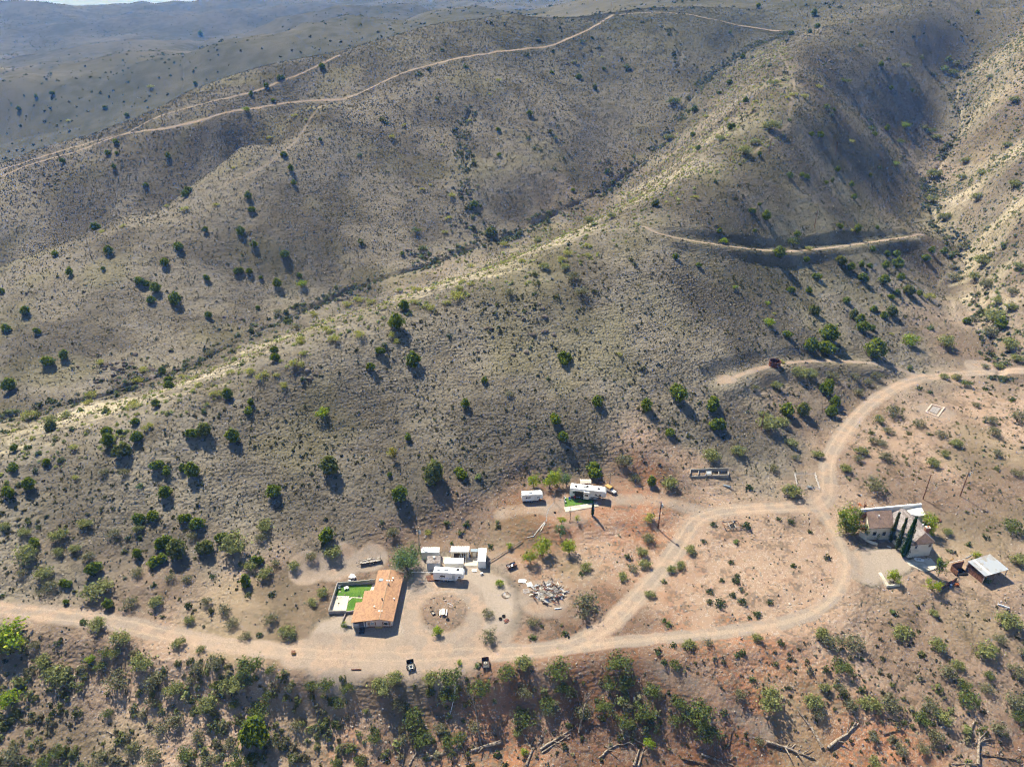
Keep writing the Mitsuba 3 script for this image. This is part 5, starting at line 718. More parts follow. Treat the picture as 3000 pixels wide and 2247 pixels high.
for lb, tile, x, y, a, mats in (('black utility trailer with a white frame at the creek side of the road', 'E', 450, 1005, -1.3, ('void', 'white')), ('small rusty trailer holding a pale lid at the creek side of the road', 'E', 935, 990, -1.45, ('rust', 'white'))):
    q = wpx(tile, x, y); t = thing('utility_trailer', lb, 'trailer'); part(t, 'bed', move(rotz(box(0, 0, .4, 2.1, 1.5, .1), a), q), 'dark_metal'); part(t, 'side_board', cat_(move(rotz(box(0, .72, .5, 2.1, .06, .45), a), q), move(rotz(box(0, -.72, .5, 2.1, .06, .45), a), q), move(rotz(box(-1.02, 0, .5, .06, 1.4, .7), a), q)), mats[0] if mats[0] != 'void' else 'dark_metal'); part(t, 'tongue', tube([loc(q, a, 1.0, 0, .45), loc(q, a, 1.9, 0, .35)], .05), 'dark_metal')
    for sy_ in (-.82, .82): wheel(t, *loc(q, a, 0, sy_, .3), .3, .16, a)
    t2 = thing('appliance', ('white window frame' if mats[0] == 'void' else 'pale round lid') + ' lying in the ' + ('black' if mats[0] == 'void' else 'rusty') + ' trailer below the road', 'junk')
    if mats[0] == 'void': part(t2, 'frame', cat_([move(rotz(m, a), q) for m in (box(.45, .35, .6, .9, .08, .08), box(.45, -.35, .6, .9, .08, .08), box(0, 0, .6, .08, .7, .08), box(.9, 0, .6, .08, .7, .08))]), 'offwhite'); part(t2, 'pane', move(rotz(box(.45, 0, .6, .8, .6, .03), a), q), 'glass')
    else: part(t2, 'lid', cyl(q[0], q[1], q[2] + .55, .36, .1), 'dull'); part(t2, 'knob', cyl(q[0], q[1], q[2] + .65, .1, .1), 'dark_metal')
# rusty tank, ruins, pens
q = wpx('C', 593, 822); R = 36 / 2.209 * float(depth(q)) / F; t = thing('water_tank', 'open round tank of rusted dark metal on the pale bench', 'tank')
ring_ = trimesh.creation.annulus(R - .08, R, 2.0, sections=36); part(t, 'shell', move(ring_, q + [0, 0, .85]), 'rust', smooth=40); part(t, 'rim', move(trimesh.creation.annulus(R - .1, R + .07, .1, sections=36), q + [0, 0, 1.88]), 'rust'); part(t, 'floor', cyl(q[0], q[1], q[2] - .1, R - .1, .25, 30), 'void')
for i in range(4): part(t, 'hoop', move(trimesh.creation.annulus(R - .01, R + .04, .06, sections=36), q + [0, 0, .25 + .45 * i]), 'rust')
t = thing('ruined_pen', 'ruined pale block pen with thin leaning posts at the drive', 'ruin'); a0, a1, b0, b1 = (wpx('C', x, y) for x, y in ((45, 1540), (295, 1545), (50, 1500), (290, 1503)))
for a, b, h in ((a0, a1, .35), (b0, b1, .55), (a0, b0, .5), (a1, b1, .5)): part(t, 'wall_panel', quad_wall(a, b, min(a[2], b[2]) - .3, max(a[2], b[2]) + h, .22), 'dull')
for f_ in (.22, .42, .55, .75): a = a0 + (a1 - a0) * f_; b = b0 + (b1 - b0) * f_; part(t, 'partition', quad_wall(a, b, min(a[2], b[2]) - .3, max(a[2], b[2]) + .4, .18), 'dull')
part(t, 'trough', poly([a0 + (a1 - a0) * .42 + [0, .3, 0], a0 + (a1 - a0) * .56 + [0, .3, 0], b0 + (b1 - b0) * .56 - [0, .3, 0], b0 + (b1 - b0) * .42 - [0, .3, 0]], a0[2] + .55, a0[2] - .2), 'grey_paint')
for f_ in np.linspace(0, 1, 7): b = b0 + (b1 - b0) * f_; part(t, 'post', tube([b + [0, 0, -.1], b + [rg.normal(0, .08), 0, 1.5]], .04, 5), 'steel')
t = thing('wire_pen', 'small pen of white pipe rails beside the road fork', 'pen'); c_ = [wpx('C', x, y) for x, y in ((722, 1530), (738, 1600), (885, 1630), (852, 1530))]
for a, b in ((0, 1), (1, 2), (2, 3), (3, 0)):
    for h in (.45, .95): part(t, 'rail', tube([c_[a] + [0, 0, h], c_[b] + [0, 0, h]], .035, 5), 'white' if (a, b) in ((0, 1), (2, 3)) else 'grey_paint')
for c in c_ + [(c_[0] + c_[3]) / 2, (c_[1] + c_[2]) / 2]: part(t, 'post', tube([c + [0, 0, -.1], c + [0, 0, 1.1]], .06, 5), 'offwhite')
for lb, x, y, L, a in (('long white gas cylinder lying right of the ruined pen', 305, 1612, 2.1, -.45), ('short white gas cylinder lying inside the pipe rail pen', 828, 1614, 1.2, -.1)):
    q = wpx('C', x, y); t = thing('gas_cylinder', lb, 'gas tank'); m = trimesh.creation.capsule(height=L - .5, radius=.26, count=[12, 8]); m.apply_translation([0, 0, -(L - .5) / 2]); m.apply_transform(trimesh.transformations.rotation_matrix(math.pi / 2, [0, 1, 0])); part(t, 'shell', move(rotz(m, a), q + [0, 0, .42]), 'pale_glass', smooth=True)
    for s in (-.5, .5): part(t, 'foot', move(rotz(box(s * (L - .6), 0, -.05, .12, .4, .25), a), q), 'steel')
    part(t, 'valve', move(rotz(box(0, 0, .66, .15, .15, .12), a), q), 'dark_metal')
t = thing('foundation_ruin', 'square pale concrete foundation frame in the right field', 'ruin'); c_ = [wpx('C', x, y) for x, y in ((1612, 1072), (1692, 1095), (1650, 1150), (1572, 1122))]
for a, b in ((0, 1), (1, 2), (2, 3), (3, 0)): part(t, 'curb', quad_wall(c_[a], c_[b], min(c_[a][2], c_[b][2]) - .3, max(c_[a][2], c_[b][2]) + .18, .45), 'beige')
part(t, 'floor', poly([c_[0] * .8 + c_[2] * .2, c_[1] * .8 + c_[3] * .2, c_[2] * .8 + c_[0] * .2, c_[3] * .8 + c_[1] * .2], max(c[2] for c in c_) + .05, min(c[2] for c in c_) - .3), 'block')
t = thing('old_crate', 'broken dark timber frame with junk in the open field', 'crate'); q = wpx('F', 320, 90); s = float(depth(q)) / F / 2.212
for (x0, y0), (x1, y1), mat in (((-55, -20), (45, -28), 'old_wood'), ((-55, 20), (50, 14), 'old_wood'), ((-55, -20), (-55, 20), 'brown_wood'), ((45, -28), (50, 14), 'brown_wood'), ((-20, -25), (-20, 18), 'old_wood'), ((15, -28), (18, 17), 'old_wood'), ((-40, 10), (30, -20), 'dark_metal'), ((-10, 18), (25, -24), 'dark_metal')):
    part(t, 'beam', tube([q + [x0 * s, -y0 * s * 1.6, .25], q + [x1 * s, -y1 * s * 1.6, .3 + .1 * rg.random()]], .11, 4), mat)
part(t, 'sheet', move(rotz(box(0, 0, .05, 1.3, .8, .15), .3), q), 'dark_metal')

# ------------------------------------------------------------------ old white house, tin roofed shed, walls
t = thing('old_house', 'old L shaped white stucco house with brown and grey shingle roofs', 'house')
e = [(94.75, 143.8, 5.2), (96.15, 132.75, 5.2), (102.75, 133.85, 5.2), (103.0, 142.9, 5.2)]; r0, r1 = (100.7, 135.7, 6.7), (99.9, 145.3, 6.7)
part(t, 'roof', cat_(slab([e[0], e[1], r0, r1], .16), slab([e[2], e[3], r1, r0], .16)), 'shingle_grey', 'grey shingle roof of the east wing'); part(t, 'hip_roof', slab([e[1], e[2], r0], .16), 'shingle_brown')
part(t, 'roof', slab([(89.0, 139.1, 5.2), (95.2, 139.5, 5.2), (97.0, 145.0, 6.3), (90.3, 144.5, 6.3)], .16), 'shingle_brown', 'brown shingle roof of the west wing')
pl = [(95.35, 139.6), (96.55, 133.2), (102.45, 134.2), (102.7, 142.8), (101.0, 145.0), (95.2, 144.5)]
part(t, 'wall', cat_(poly(pl, 5.1, .2), poly([(89.5, 139.7), (95.34, 139.95), (95.19, 144.5), (90.4, 144.3)], [5.12, 5.12, 5.9, 5.9], .4)), 'stucco')
part(t, 'parapet', quad_wall((88.8, 144.75), (105.6, 147.1), 1.0, 6.75, .45), 'white'); part(t, 'flat_roof', poly([(101.0, 145.2), (105.5, 146.75), (105.0, 143.4), (103.05, 142.95), (101.3, 143.6)], 6.05, 5.7), 'offwhite', 'white flat roof at the back'); part(t, 'annex_wall', poly([(101.2, 145.0), (105.3, 146.4), (104.8, 143.6), (103.1, 143.2)], 5.7, .8), 'stucco')
d_ = np.array([102.45 - 96.55, 134.2 - 133.2, 0]); d_ /= np.linalg.norm(d_); n_ = np.array([d_[1], -d_[0], 0])
for f_ in (1.45, 5.2):
    c = np.array([96.55, 133.2, 4.2]) + d_ * f_; k = part(t, 'window', panel(c + n_ * .02, d_, [0, 0, 1], .8, .95, .1), 'cream'); part(k, 'pane', panel(c + n_ * .06, d_, [0, 0, 1], .62, .78, .06), 'glass'); part(k, 'sill', panel(c + n_ * .1 - [0, 0, .52], d_, [0, 0, 1], .95, .08, .2), 'cream')
dw = np.array([96.55 - 95.35, 133.2 - 139.6, 0]); dw /= np.linalg.norm(dw); nw = np.array([dw[1], -dw[0], 0]); nw = -nw if nw[0] > 0 else nw
for f_ in (1.4, 3.4, 5.4):
    c = np.array([95.35, 139.6, 3.0]) + dw * f_; k = part(t, 'window', panel(c + nw * .02, dw, [0, 0, 1], 1.0, 1.7, .1), 'cream'); part(k, 'pane', panel(c + nw * .06, dw, [0, 0, 1], .8, 1.5, .06), 'glass')
for x in (91.0, 93.4): k = part(t, 'window', box(x, 139.73, 2.4, 1.0, .1, 1.3), 'cream'); part(k, 'pane', box(x, 139.68, 2.5, .8, .06, 1.1), 'glass')
k = part(t, 'chimney', box(101.75, 136.9, 5.4, 1.0, .75, 2.0), 'brick'); part(k, 'cap', box(101.75, 136.9, 7.4, 1.15, .9, .12), 'concrete'); part(k, 'flue', cyl(101.75, 136.9, 7.5, .18, .3), 'orange')
for x, y, z in ((101.6, 138.6, 6.2), (92.6, 142.6, 5.8)): part(t, 'vent_pipe', cat_(cyl(x, y, z - .2, .14, .9), cyl(x, y, z + .68, .2, .1)), 'white')
part(t, 'broken_roof', slab([(87.2, 141.0, 3.6), (89.3, 140.6, 3.6), (90.0, 144.2, 4.3), (87.6, 144.2, 4.3)], .12), 'brown_wood', 'sagging brown lean-to roof at the west end'); part(t, 'rust_panel', panel([89.4, 144.0, 5.4], [1, -.1, 0], [0, .2, 1], 1.9, 1.3, .08), 'rust', 'rusty panel under the parapet')
part(t, 'low_wall', cat_(quad_wall((88.2, 141.2), (89.2, 139.4), .5, 2.6, .25), quad_wall((89.0, 139.2), (91.2, 137.6), .5, 1.7, .25)), 'stucco')
t = thing('brush_pile', 'pile of broken orange brown roof tiles behind the old house', 'rubble pile'); q = wpx('3', 430, 300)
for i in range(26): c = q + [rg.normal(0, 1.5), rg.normal(0, .8), rg.uniform(.05, .3)]; part(t, 'tile', panel(c, rg.normal(size=3) * [1, 1, .2], rg.normal(size=3) * [1, 1, .2], rg.uniform(.4, .9), rg.uniform(.2, .45), .06), 'orange' if rg.random() < .4 else ('tan' if rg.random() < .5 else 'brick'))
t = thing('dead_bush', 'reddish bare bush behind the west wing of the old house', 'bush'); q = wpx('3', 485, 330)
for i in range(9): a = rg.uniform(0, 6.28); part(t, 'stem', tube([q + [0, 0, -.1], q + [.2 * math.cos(a), .2 * math.sin(a), 1.3], q + [.7 * math.cos(a), .7 * math.sin(a), rg.uniform(2.2, 3.2)]], [.05, .04, .01], 4), 'rust')
flat('driveway_slab', 'shaded concrete drive in front of the old white house', [(95.6, 132.4), (102.3, 133.2), (102.6, 130.4), (101.5, 129.4), (98.3, 128.4), (95.9, 130.6)], 'concrete', .04)
t = thing('boat_shell', 'small white boat shell on the shaded drive of the old house', 'boat'); q = wpx('3', 1072, 895); hl = trimesh.creation.icosphere(3, 1.0); hl.apply_scale([1.15, .6, .38]); hl.vertices[:, 2] = np.where(hl.vertices[:, 2] > .12, .12, hl.vertices[:, 2]); part(t, 'hull', move(rotz(hl, -.25), q + [0, 0, .42]), 'white', smooth=40); part(t, 'cockpit', move(rotz(box(-.1, 0, .5, 1.0, .6, .08, 0, .03), -.25), q), 'grey_paint'); part(t, 'thwart', move(rotz(box(-.1, 0, .58, .2, .75, .06), -.25), q), 'offwhite')
t = thing('planter_wall', 'low cream retaining wall at the end of the gravel drive', 'wall'); c_ = [zpx('3', x, y, .9) for x, y in ((655, 1015), (738, 1150), (872, 1142))]
part(t, 'side_wall', quad_wall(c_[0], c_[1], -1.2, .85, .75), 'concrete'); part(t, 'front_wall', quad_wall(c_[1] + [-.3, -.1, 0], c_[2], -1.5, .8, .3), 'stucco')
t = thing('tin_shed', 'open shed with a patched corrugated metal roof at the right edge', 'shed'); C0, C1, C2, C3 = np.array([108.8, 129.7, 3.0]), np.array([115.7, 132.3, 3.0]), np.array([117.5, 127.6, 2.4]), np.array([110.5, 125.3, 2.4])
for i in range(10):
    a, b = i / 10, (i + .97) / 10; L_ = lambda f_, dz: [C0 + (C1 - C0) * f_ + [0, 0, dz], C3 + (C2 - C3) * f_ + [0, 0, dz]]
    p0, p1 = L_(a, .012 * (i % 2)), L_(b, .012 * (i % 2)); part(t, 'roof_panel', slab([p0[0], p1[0], p1[1], p0[1]], .05), 'tin' if i not in (2,) else 'offwhite')
for c in (C0, C1, C2, C3, (C2 + C3) / 2, (C0 + C1) / 2): cc = c * .94 + (C0 + C2) / 2 * .06; part(t, 'post', tube([(cc[0], cc[1], gz(cc[0], cc[1]) - .2), (cc[0], cc[1], c[2] - .08)], .09, 6), 'old_wood')
part(t, 'back_wall', quad_wall(C0 * .97 + C2 * .03, C1 * .97 + C3 * .03, -.6, 2.85, .12), 'brown_wood'); part(t, 'side_wall', quad_wall(C0 * .95 + C2 * .05, C3 * .95 + C1 * .05, -.6, 1.6, .12), 'brown_wood')
t = thing('lean_to', 'dark board lean-to at the left side of the tin roofed shed', 'shed'); part(t, 'wall', cat_(quad_wall((105.4, 129.7), (108.6, 130.6), -.3, 2.3, .15), quad_wall((105.4, 129.6), (105.9, 127.8), -.3, 1.6, .15)), 'brown_wood'); part(t, 'floor', poly([(105.6, 127.9), (108.9, 128.2), (108.6, 130.4), (105.5, 129.5)], .35, -.3), 'void'); part(t, 'beam', tube([(103.5, 130.0, 1.9), (108.9, 130.9, 2.6)], .07, 5), 'offwhite', 'long pale beam along the top')  # floor coloured near black for the shade inside
t = thing('boundary_wall', 'dark sloping board wall behind the small lime tree', 'wall')
for i in range(6): a = np.array([99.4, 123.2]) + np.array([5.6, 3.1]) * (i / 6); b = np.array([99.4, 123.2]) + np.array([5.6, 3.1]) * ((i + .98) / 6); part(t, 'board_panel', quad_wall(a, b, -.8, .95 + .15 * (i % 2), .16), 'dark_metal' if i % 2 else 'rust')
t = thing('oil_drum', 'orange drum lying in front of the dark board wall', 'drum'); q = wpx('3', 1478, 1160); m = trimesh.creation.cylinder(.3, .9, sections=16); m.apply_transform(trimesh.transformations.rotation_matrix(math.pi / 2, [0, 1, 0])); part(t, 'shell', move(m, q + [0, 0, .3]), 'orange', smooth=40); part(t, 'rib', cat_([tube([q + [x - .03, 0, .3], q + [x + .03, 0, .3]], .325, 16) for x in (-.42, 0, .42)]), 'rust')
t = thing('blue_drum', 'small blue container beside the orange drum', 'container'); q = wpx('3', 1415, 1170); part(t, 'body', cyl(q[0], q[1], q[2] - .05, .25, .6), 'blue'); part(t, 'lid', cyl(q[0], q[1], q[2] + .55, .27, .06), 'white')
t = thing('loose_board', 'white board lying in the courtyard of the old house', 'board'); q = wpx('3', 752, 742); part(t, 'sheet', move(rotz(box(0, 0, .02, 1.1, .45, .06), -.6), q), 'white'); part(t, 'batten', move(rotz(box(0, 0, .08, 1.1, .08, .04), -.6), q), 'offwhite')
lying('loose_plank', 'pale plank leaning beside the bush behind the tin roofed shed', 'plank', [('3', 1580, 868), ('3', 1650, 830)], .1, 'grey_paint'); lying('loose_plank', 'yellowish plank left of the tin roofed shed', 'plank', [('3', 1405, 890), ('3', 1445, 872)], .09, 'ochre')
t = thing('rubbish', 'dark blue rubbish lying behind the pine tree', 'rubbish'); q = wpx('3', 428, 190); part(t, 'bag', move(rotz(box(0, 0, -.05, .9, .5, .4, 0, .12), -.7), q), 'dark_metal'); part(t, 'sheet', move(rotz(box(.6, .1, 0, .8, .3, .08), .2), q), 'grey_paint')

# ------------------------------------------------------------------ trees beside the houses
def leafy(seed, base, alt, h=1.25, n=900, lobes=14, leaf=.036, low=.38, spread=.36):
    rg = np.random.default_rng(seed); q = rg.uniform(0, 6.283, lobes); rr = np.sqrt(rg.uniform(.02, 1, lobes)) * spread
    cc = np.stack([rr * np.cos(q), rr * np.sin(q), h * rg.uniform(low, .93, lobes) - rr * .25], -1); sz = rg.uniform(.09, .17, lobes); k = rg.integers(0, lobes, n)
    c = cc[k] + rg.normal(size=(n, 3)) * sz[k][:, None] * [.75, .75, .6]; c[:, 2] = np.clip(c[:, 2], .06, None)
    v, f = quads_mesh(c, (c - [0, 0, h * .5]) + .5 * rg.normal(size=(n, 3)) * .5, rg.uniform(.6, 1.3, n) * leaf, rg, 1.15); fork = np.array([0, 0, h * low * .7])
    return (v, f, tint(base, n, rg, .26, alt, .35)), cat_([tube([[0, 0, -.06], fork * .5, fork], [.036, .03, .026], 6)] + [tube([fork, (p + fork) / 2 + rg.normal(size=3) * .03, p], [.02, .012, .004], 4, False) for p in cc])
def cypress(seed, base, alt, n=900):
    rg = np.random.default_rng(seed); z = rg.uniform(.03, 1, n); a = rg.uniform(0, 6.283, n); r_ = .068 * np.clip(1.25 - z, .05, 1) ** .8 * np.clip(z * 9, .4, 1) * rg.uniform(.7, 1.22, n) * (1 + .25 * np.sin(9 * z + 3 * a + seed))
    c = np.stack([r_ * np.cos(a), r_ * np.sin(a), z], -1); v, f = quads_mesh(c, np.stack([np.cos(a), np.sin(a), 0 * a + .25], -1) + .3 * rg.normal(size=(n, 3)), rg.uniform(.010, .024, n), rg)
    zz_ = np.linspace(.02, .985, 14); core = tube(np.c_[zz_ * 0, zz_ * 0, zz_], .056 * np.clip(1.25 - zz_, .05, 1) ** .8 * np.clip(zz_ * 9, .4, 1), 9)
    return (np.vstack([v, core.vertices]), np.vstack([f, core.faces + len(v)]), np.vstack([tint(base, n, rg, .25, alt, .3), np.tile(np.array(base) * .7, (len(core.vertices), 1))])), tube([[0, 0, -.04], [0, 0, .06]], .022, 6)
def tree(name, label, cat, fn, seed, tile, x, y, width, height, base, alt, **k):
    q = wpx(tile, x, y); x0, y0, s = tiles[tile]; m = width / s * float(depth(q)) / F; (v, f, c), tr = fn(seed, base, alt, **k); hv = height if height else None
    sc_ = np.array([m, m, hv if fn is cypress else m]) if fn is not cypress else np.array([m / .13, m / .13, hv])
    t = thing(name, label, cat); scene[t + '__crown'] = mikit.ply((v * sc_ + q, f), 'mat_leaf', smooth=False, color=c); tr.vertices = tr.vertices * sc_ + q; scene[t + '__trunk'] = mikit.ply(tr, 'mat_bark'); return t
LIME, LIME2, DKG, DKG2, SAGE, SAGE2 = (.26, .34, .025), (.40, .44, .04), (.08, .13, .02), (.16, .20, .03), (.15, .22, .08), (.22, .29, .12)
tree('cypress', 'left of three tall cypresses at the old house, olive and thin', 'cypress tree', cypress, 1, '3', 765, 690, 48, 9.3, (.055, .075, .02), (.085, .10, .03)); tree('cypress', 'middle of three tall cypresses at the old house', 'cypress tree', cypress, 2, '3', 835, 772, 50, 9.9, (.05, .075, .02), (.08, .10, .03)); tree('cypress', 'right and tallest of three cypresses at the old house', 'cypress tree', cypress, 3, '3', 905, 852, 68, 12.3, (.02, .06, .015), (.04, .09, .02))
tree('cypress', 'single small cypress beside the camper lawn slab', 'cypress tree', cypress, 4, '2', 1235, 592, 30, 4.8, (.02, .055, .015), (.04, .08, .02))
tree('pine_tree', 'big bushy yellow green pine at the left end of the old house', 'pine tree', leafy, 5, '3', 290, 590, 275, None, (.15, .21, .03), (.30, .34, .05), n=2600, lobes=34, leaf=.03, h=1.2, low=.12)
tree('leafy_tree', 'lime yellow tree at the right side of the old house', 'tree', leafy, 6, '3', 1150, 590, 200, None, LIME, LIME2, n=1500, lobes=18, low=.2, h=1.15)
tree('leafy_tree', 'two toned tree between the old house drive and the lean-to', 'tree', leafy, 7, '3', 1280, 1060, 140, None, DKG, LIME, n=1100, h=1.9, lobes=16, low=.35)
tree('leafy_tree', 'small bright lime tree growing on the cream retaining wall', 'tree', leafy, 8, '3', 800, 1130, 170, None, LIME, LIME2, n=900, h=.9, low=.4); tree('leafy_tree', 'small bright lime tree in front of the dark board wall', 'tree', leafy, 9, '3', 1215, 1215, 165, None, LIME, LIME2, n=900, h=1.0, low=.35)
tree('leafy_tree', 'thin pale tree at the courtyard wall of the old house', 'tree', leafy, 10, '3', 480, 640, 130, None, SAGE, LIME2, n=500, h=1.5, low=.35); tree('leafy_tree', 'light tree against the west wing wall of the old house', 'tree', leafy, 12, '3', 710, 600, 110, None, DKG2, LIME, n=600, h=1.5)
tree('leafy_shrub', 'dark shrub at the foot of the west wing courtyard wall', 'shrub', leafy, 13, '3', 585, 640, 130, None, DKG, SAGE, n=500, h=.7, low=.15); tree('leafy_shrub', 'yellowish bush leaning on the back of the tin roofed shed', 'shrub', leafy, 14, '3', 1690, 850, 130, None, LIME, LIME2, n=500, h=.6, low=.2); tree('leafy_shrub', 'dark green bush at the lower left corner of the tin roofed shed', 'shrub', leafy, 15, '3', 1790, 1120, 100, None, DKG, SAGE, n=500, h=.8, low=.15)
tree('big_mesquite', 'large sage green tree between the mobile home and the sheds', 'tree', leafy, 16, '1', 1075, 610, 345, None, SAGE, SAGE2, n=3200, lobes=40, leaf=.022, h=.85, low=.22, spread=.42)
for i, (x, y, w, lb, al) in enumerate(((600, 285, 150, 'left of the lime yellow trees between the two upper campers', LIME2), (770, 300, 190, 'middle of the lime yellow trees between the two upper campers', LIME2), (850, 265, 170, 'tallest lime yellow tree behind the upper campers', LIME2), (955, 285, 150, 'greenest tree left of the long camper', SAGE2), (900, 690, 120, 'small lime tree on the bank below the camper slab', LIME2), (890, 830, 150, 'grey green tree at the foot of the red bank', SAGE2), (985, 1010, 190, 'rounded lime yellow tree casting a dark shadow right of the scrub trees', LIME2), (700, 1010, 230, 'broad lime yellow tree above the junk trailer', LIME2), (570, 1110, 190, 'yellow brown tree right of the junk trailer', (.30, .24, .04)), (1070, 660, 80, 'tiny lime sapling below the camper slab', LIME2))):
    tree('leafy_tree', lb, 'tree', leafy, 30 + i, '2', x, y, w, None, LIME if i not in (3, 5) else SAGE, al, n=900 if w > 120 else 400, h=1.15 if w < 180 else 1.0, lobes=12, low=.4)
tree('leafy_shrub', 'bright shrub at the porch corner of the mobile home', 'shrub', leafy, 50, '1', 405, 1235, 85, None, LIME, LIME2, n=400, h=.9, low=.1)
tree('leafy_tree', 'thin yellow tree standing alone on the hillside above the campers', 'tree', leafy, 51, 'B', 335, 1430, 75, None, (.22, .19, .03), (.30, .25, .04), n=420, h=1.4, low=.4)
def snag(label, pts_, r, seed, branches=5, mat='dead', name='fallen_log', cat='log', up=0.):
    w = np.array([wpx(*p_[:3]) + [0, 0, (p_[3] if len(p_) > 3 else 0) + r * .7] for p_ in pts_]); rg = np.random.default_rng(seed); t = thing(name, label, cat); n = len(w); L = np.linalg.norm(w[-1] - w[0])
    s = np.linspace(0, 1, 3 * n); ww = np.stack([np.interp(s * (n - 1), np.arange(n), w[:, i]) for i in range(3)], -1); ww[1:-1] += rg.normal(0, .025 * L / n, (len(s) - 2, 3)) * [1, 1, .4]
    part(t, 'trunk', tube(ww, np.linspace(r, r * .35, len(s)), 7), mat, smooth=50); d0 = (w[-1] - w[0]) / L
    for b in range(branches):
        f_ = rg.uniform(.35, .98); a = ww[int(f_ * (len(s) - 1))]; sd = np.array([-d0[1], d0[0], 0]) * rg.choice([-1, 1]); d = d0 * rg.uniform(.4, 1) + sd * rg.uniform(.4, .9) + [0, 0, rg.uniform(.0, .35)]; Lb = L * rg.uniform(.15, .42)
        part(t, 'branch', tube([a, a + d * Lb * .5 + rg.normal(0, .05, 3) * Lb, a + d * Lb], [r * .42, r * .28, r * .1], 5, False), mat)
LOGS = [([('E', 905, 1510), ('E', 870, 1350, 2.6), ('E', 850, 1290, 5.0)], .22, 'tall bare forked snag leaning over the creek scrub', 6), ([('E', 1030, 1492), ('E', 840, 1548)], .42, 'thick pale log lying right of the leaning snag', 3), ([('E', 560, 1598), ('E', 760, 1543)], .34, 'pale log lying left of the leaning snag', 4), ([('E', 440, 1640), ('E', 480, 1570), ('E', 545, 1500)], .2, 'branchy bleached limb at the bottom edge left of the snag', 7), ([('E', 1200, 1640), ('E', 1235, 1540), ('E', 1190, 1460)], .24, 'root tangle in the bottom centre', 9), ([('E', 1290, 1540), ('E', 1500, 1405)], .26, 'long pale log slanting right in the bottom centre', 3), ([('E', 1300, 1560), ('E', 1480, 1440)], .18, 'thinner log parallel to the long pale log', 2), ([('E', 825, 1650), ('E', 780, 1505, .6)], .26, 'dark leaning stump at the bottom edge', 2), ([('E', 1670, 1595), ('E', 1750, 1525), ('E', 1900, 1482)], .22, 'curved grey branch lying on the red earth', 5), ([('E', 1790, 1370), ('E', 1830, 1440), ('E', 1970, 1515)], .25, 'bent pale trunk right of the curved branch', 5), ([('E', 1895, 1645), ('E', 1930, 1540)], .3, 'left of two short trunks at the bottom edge', 1), ([('E', 1925, 1645), ('E', 1962, 1530)], .22, 'right of two short trunks at the bottom edge', 2), ([('E', 1540, 1430), ('E', 1575, 1290, 2.4), ('E', 1585, 1240, 3.6)], .2, 'grey standing dead trunk in the creek thicket', 6), ([('E', 1045, 1390), ('E', 1075, 1318)], .13, 'small dark branch lying right of the snag', 3), ([('E', 395, 1645), ('E', 408, 1550)], .14, 'thin bleached stick at the bottom left of the thicket', 2), ([('F', 0, 1600), ('F', 190, 1640)], .26, 'dark log at the bottom edge under the big thicket', 4), ([('F', 120, 1570), ('F', 330, 1645)], .24, 'grey forked log at the bottom edge right of the thicket', 5), ([('F', 905, 1530), ('F', 830, 1400), ('F', 745, 1285)], .34, 'long pale trunk forming the left arm of the fallen V', 2), ([('F', 940, 1530), ('F', 1060, 1440), ('F', 1140, 1370)], .34, 'brown trunk forming the right arm of the fallen V', 5), ([('F', 540, 1492), ('F', 700, 1540), ('F', 855, 1600)], .36, 'thick log lying below the fallen V', 8), ([('F', 1915, 1640), ('F', 1918, 1500), ('F', 1920, 1395)], .36, 'pale forked trunk at the bottom right', 7), ([('F', 1900, 1638), ('F', 1740, 1630)], .22, 'low branch left of the pale forked trunk', 4), ([('F', 1935, 1572), ('F', 2200, 1612)], .24, 'dark long log right of the pale forked trunk', 5), ([('F', 295, 1535), ('F', 318, 1420)], .16, 'short dark branch right of the big thicket', 2), ([('F', 1300, 1442), ('F', 1410, 1412)], .16, 'dark branch lying right of the fallen V', 4), ([('F', 1865, 1400), ('F', 1905, 1330)], .26, 'weathered stump roots above the pale forked trunk', 6), ([('D', 665, 1560), ('D', 770, 1645)], .14, 'white branched limb at the lower left bottom edge', 9), ([('D', 120, 1272), ('D', 212, 1312)], .22, 'pale log under the lime bush at the lower left', 2), ([('D', 280, 1288), ('D', 298, 1345)], .14, 'short bleached log left of the lower left thicket', 2), ([('D', 570, 1225), ('D', 592, 1290)], .12, 'dark twig at the foot of the lower left bank', 3), ([('D', 690, 1420), ('D', 785, 1470)], .14, 'brown log lying on the lower left creek floor', 3)]
for i, (p_, r, lb, nb) in enumerate(LOGS): snag(lb, p_, r, 100 + i, nb, 'dead' if 'dark' not in lb else 'bark')
snag('bare dark tree below the camper slab', [('2', 992, 672), ('2', 1000, 620, 1.2), ('2', 1000, 600, 2.8)], .1, 140, 7, 'bark', 'dead_tree', 'dead tree')
t = thing('leaning_pole', 'thin white pole slanting down into the creek thicket', 'pole'); scene[t] = mikit.ply(tube([wpx('E', 700, 1330) + [0, 0, .1], wpx('E', 735, 1230) + [0, 0, 1.6], wpx('E', 742, 1150) + [0, 0, 2.2]], .07, 6), 'mat_white')

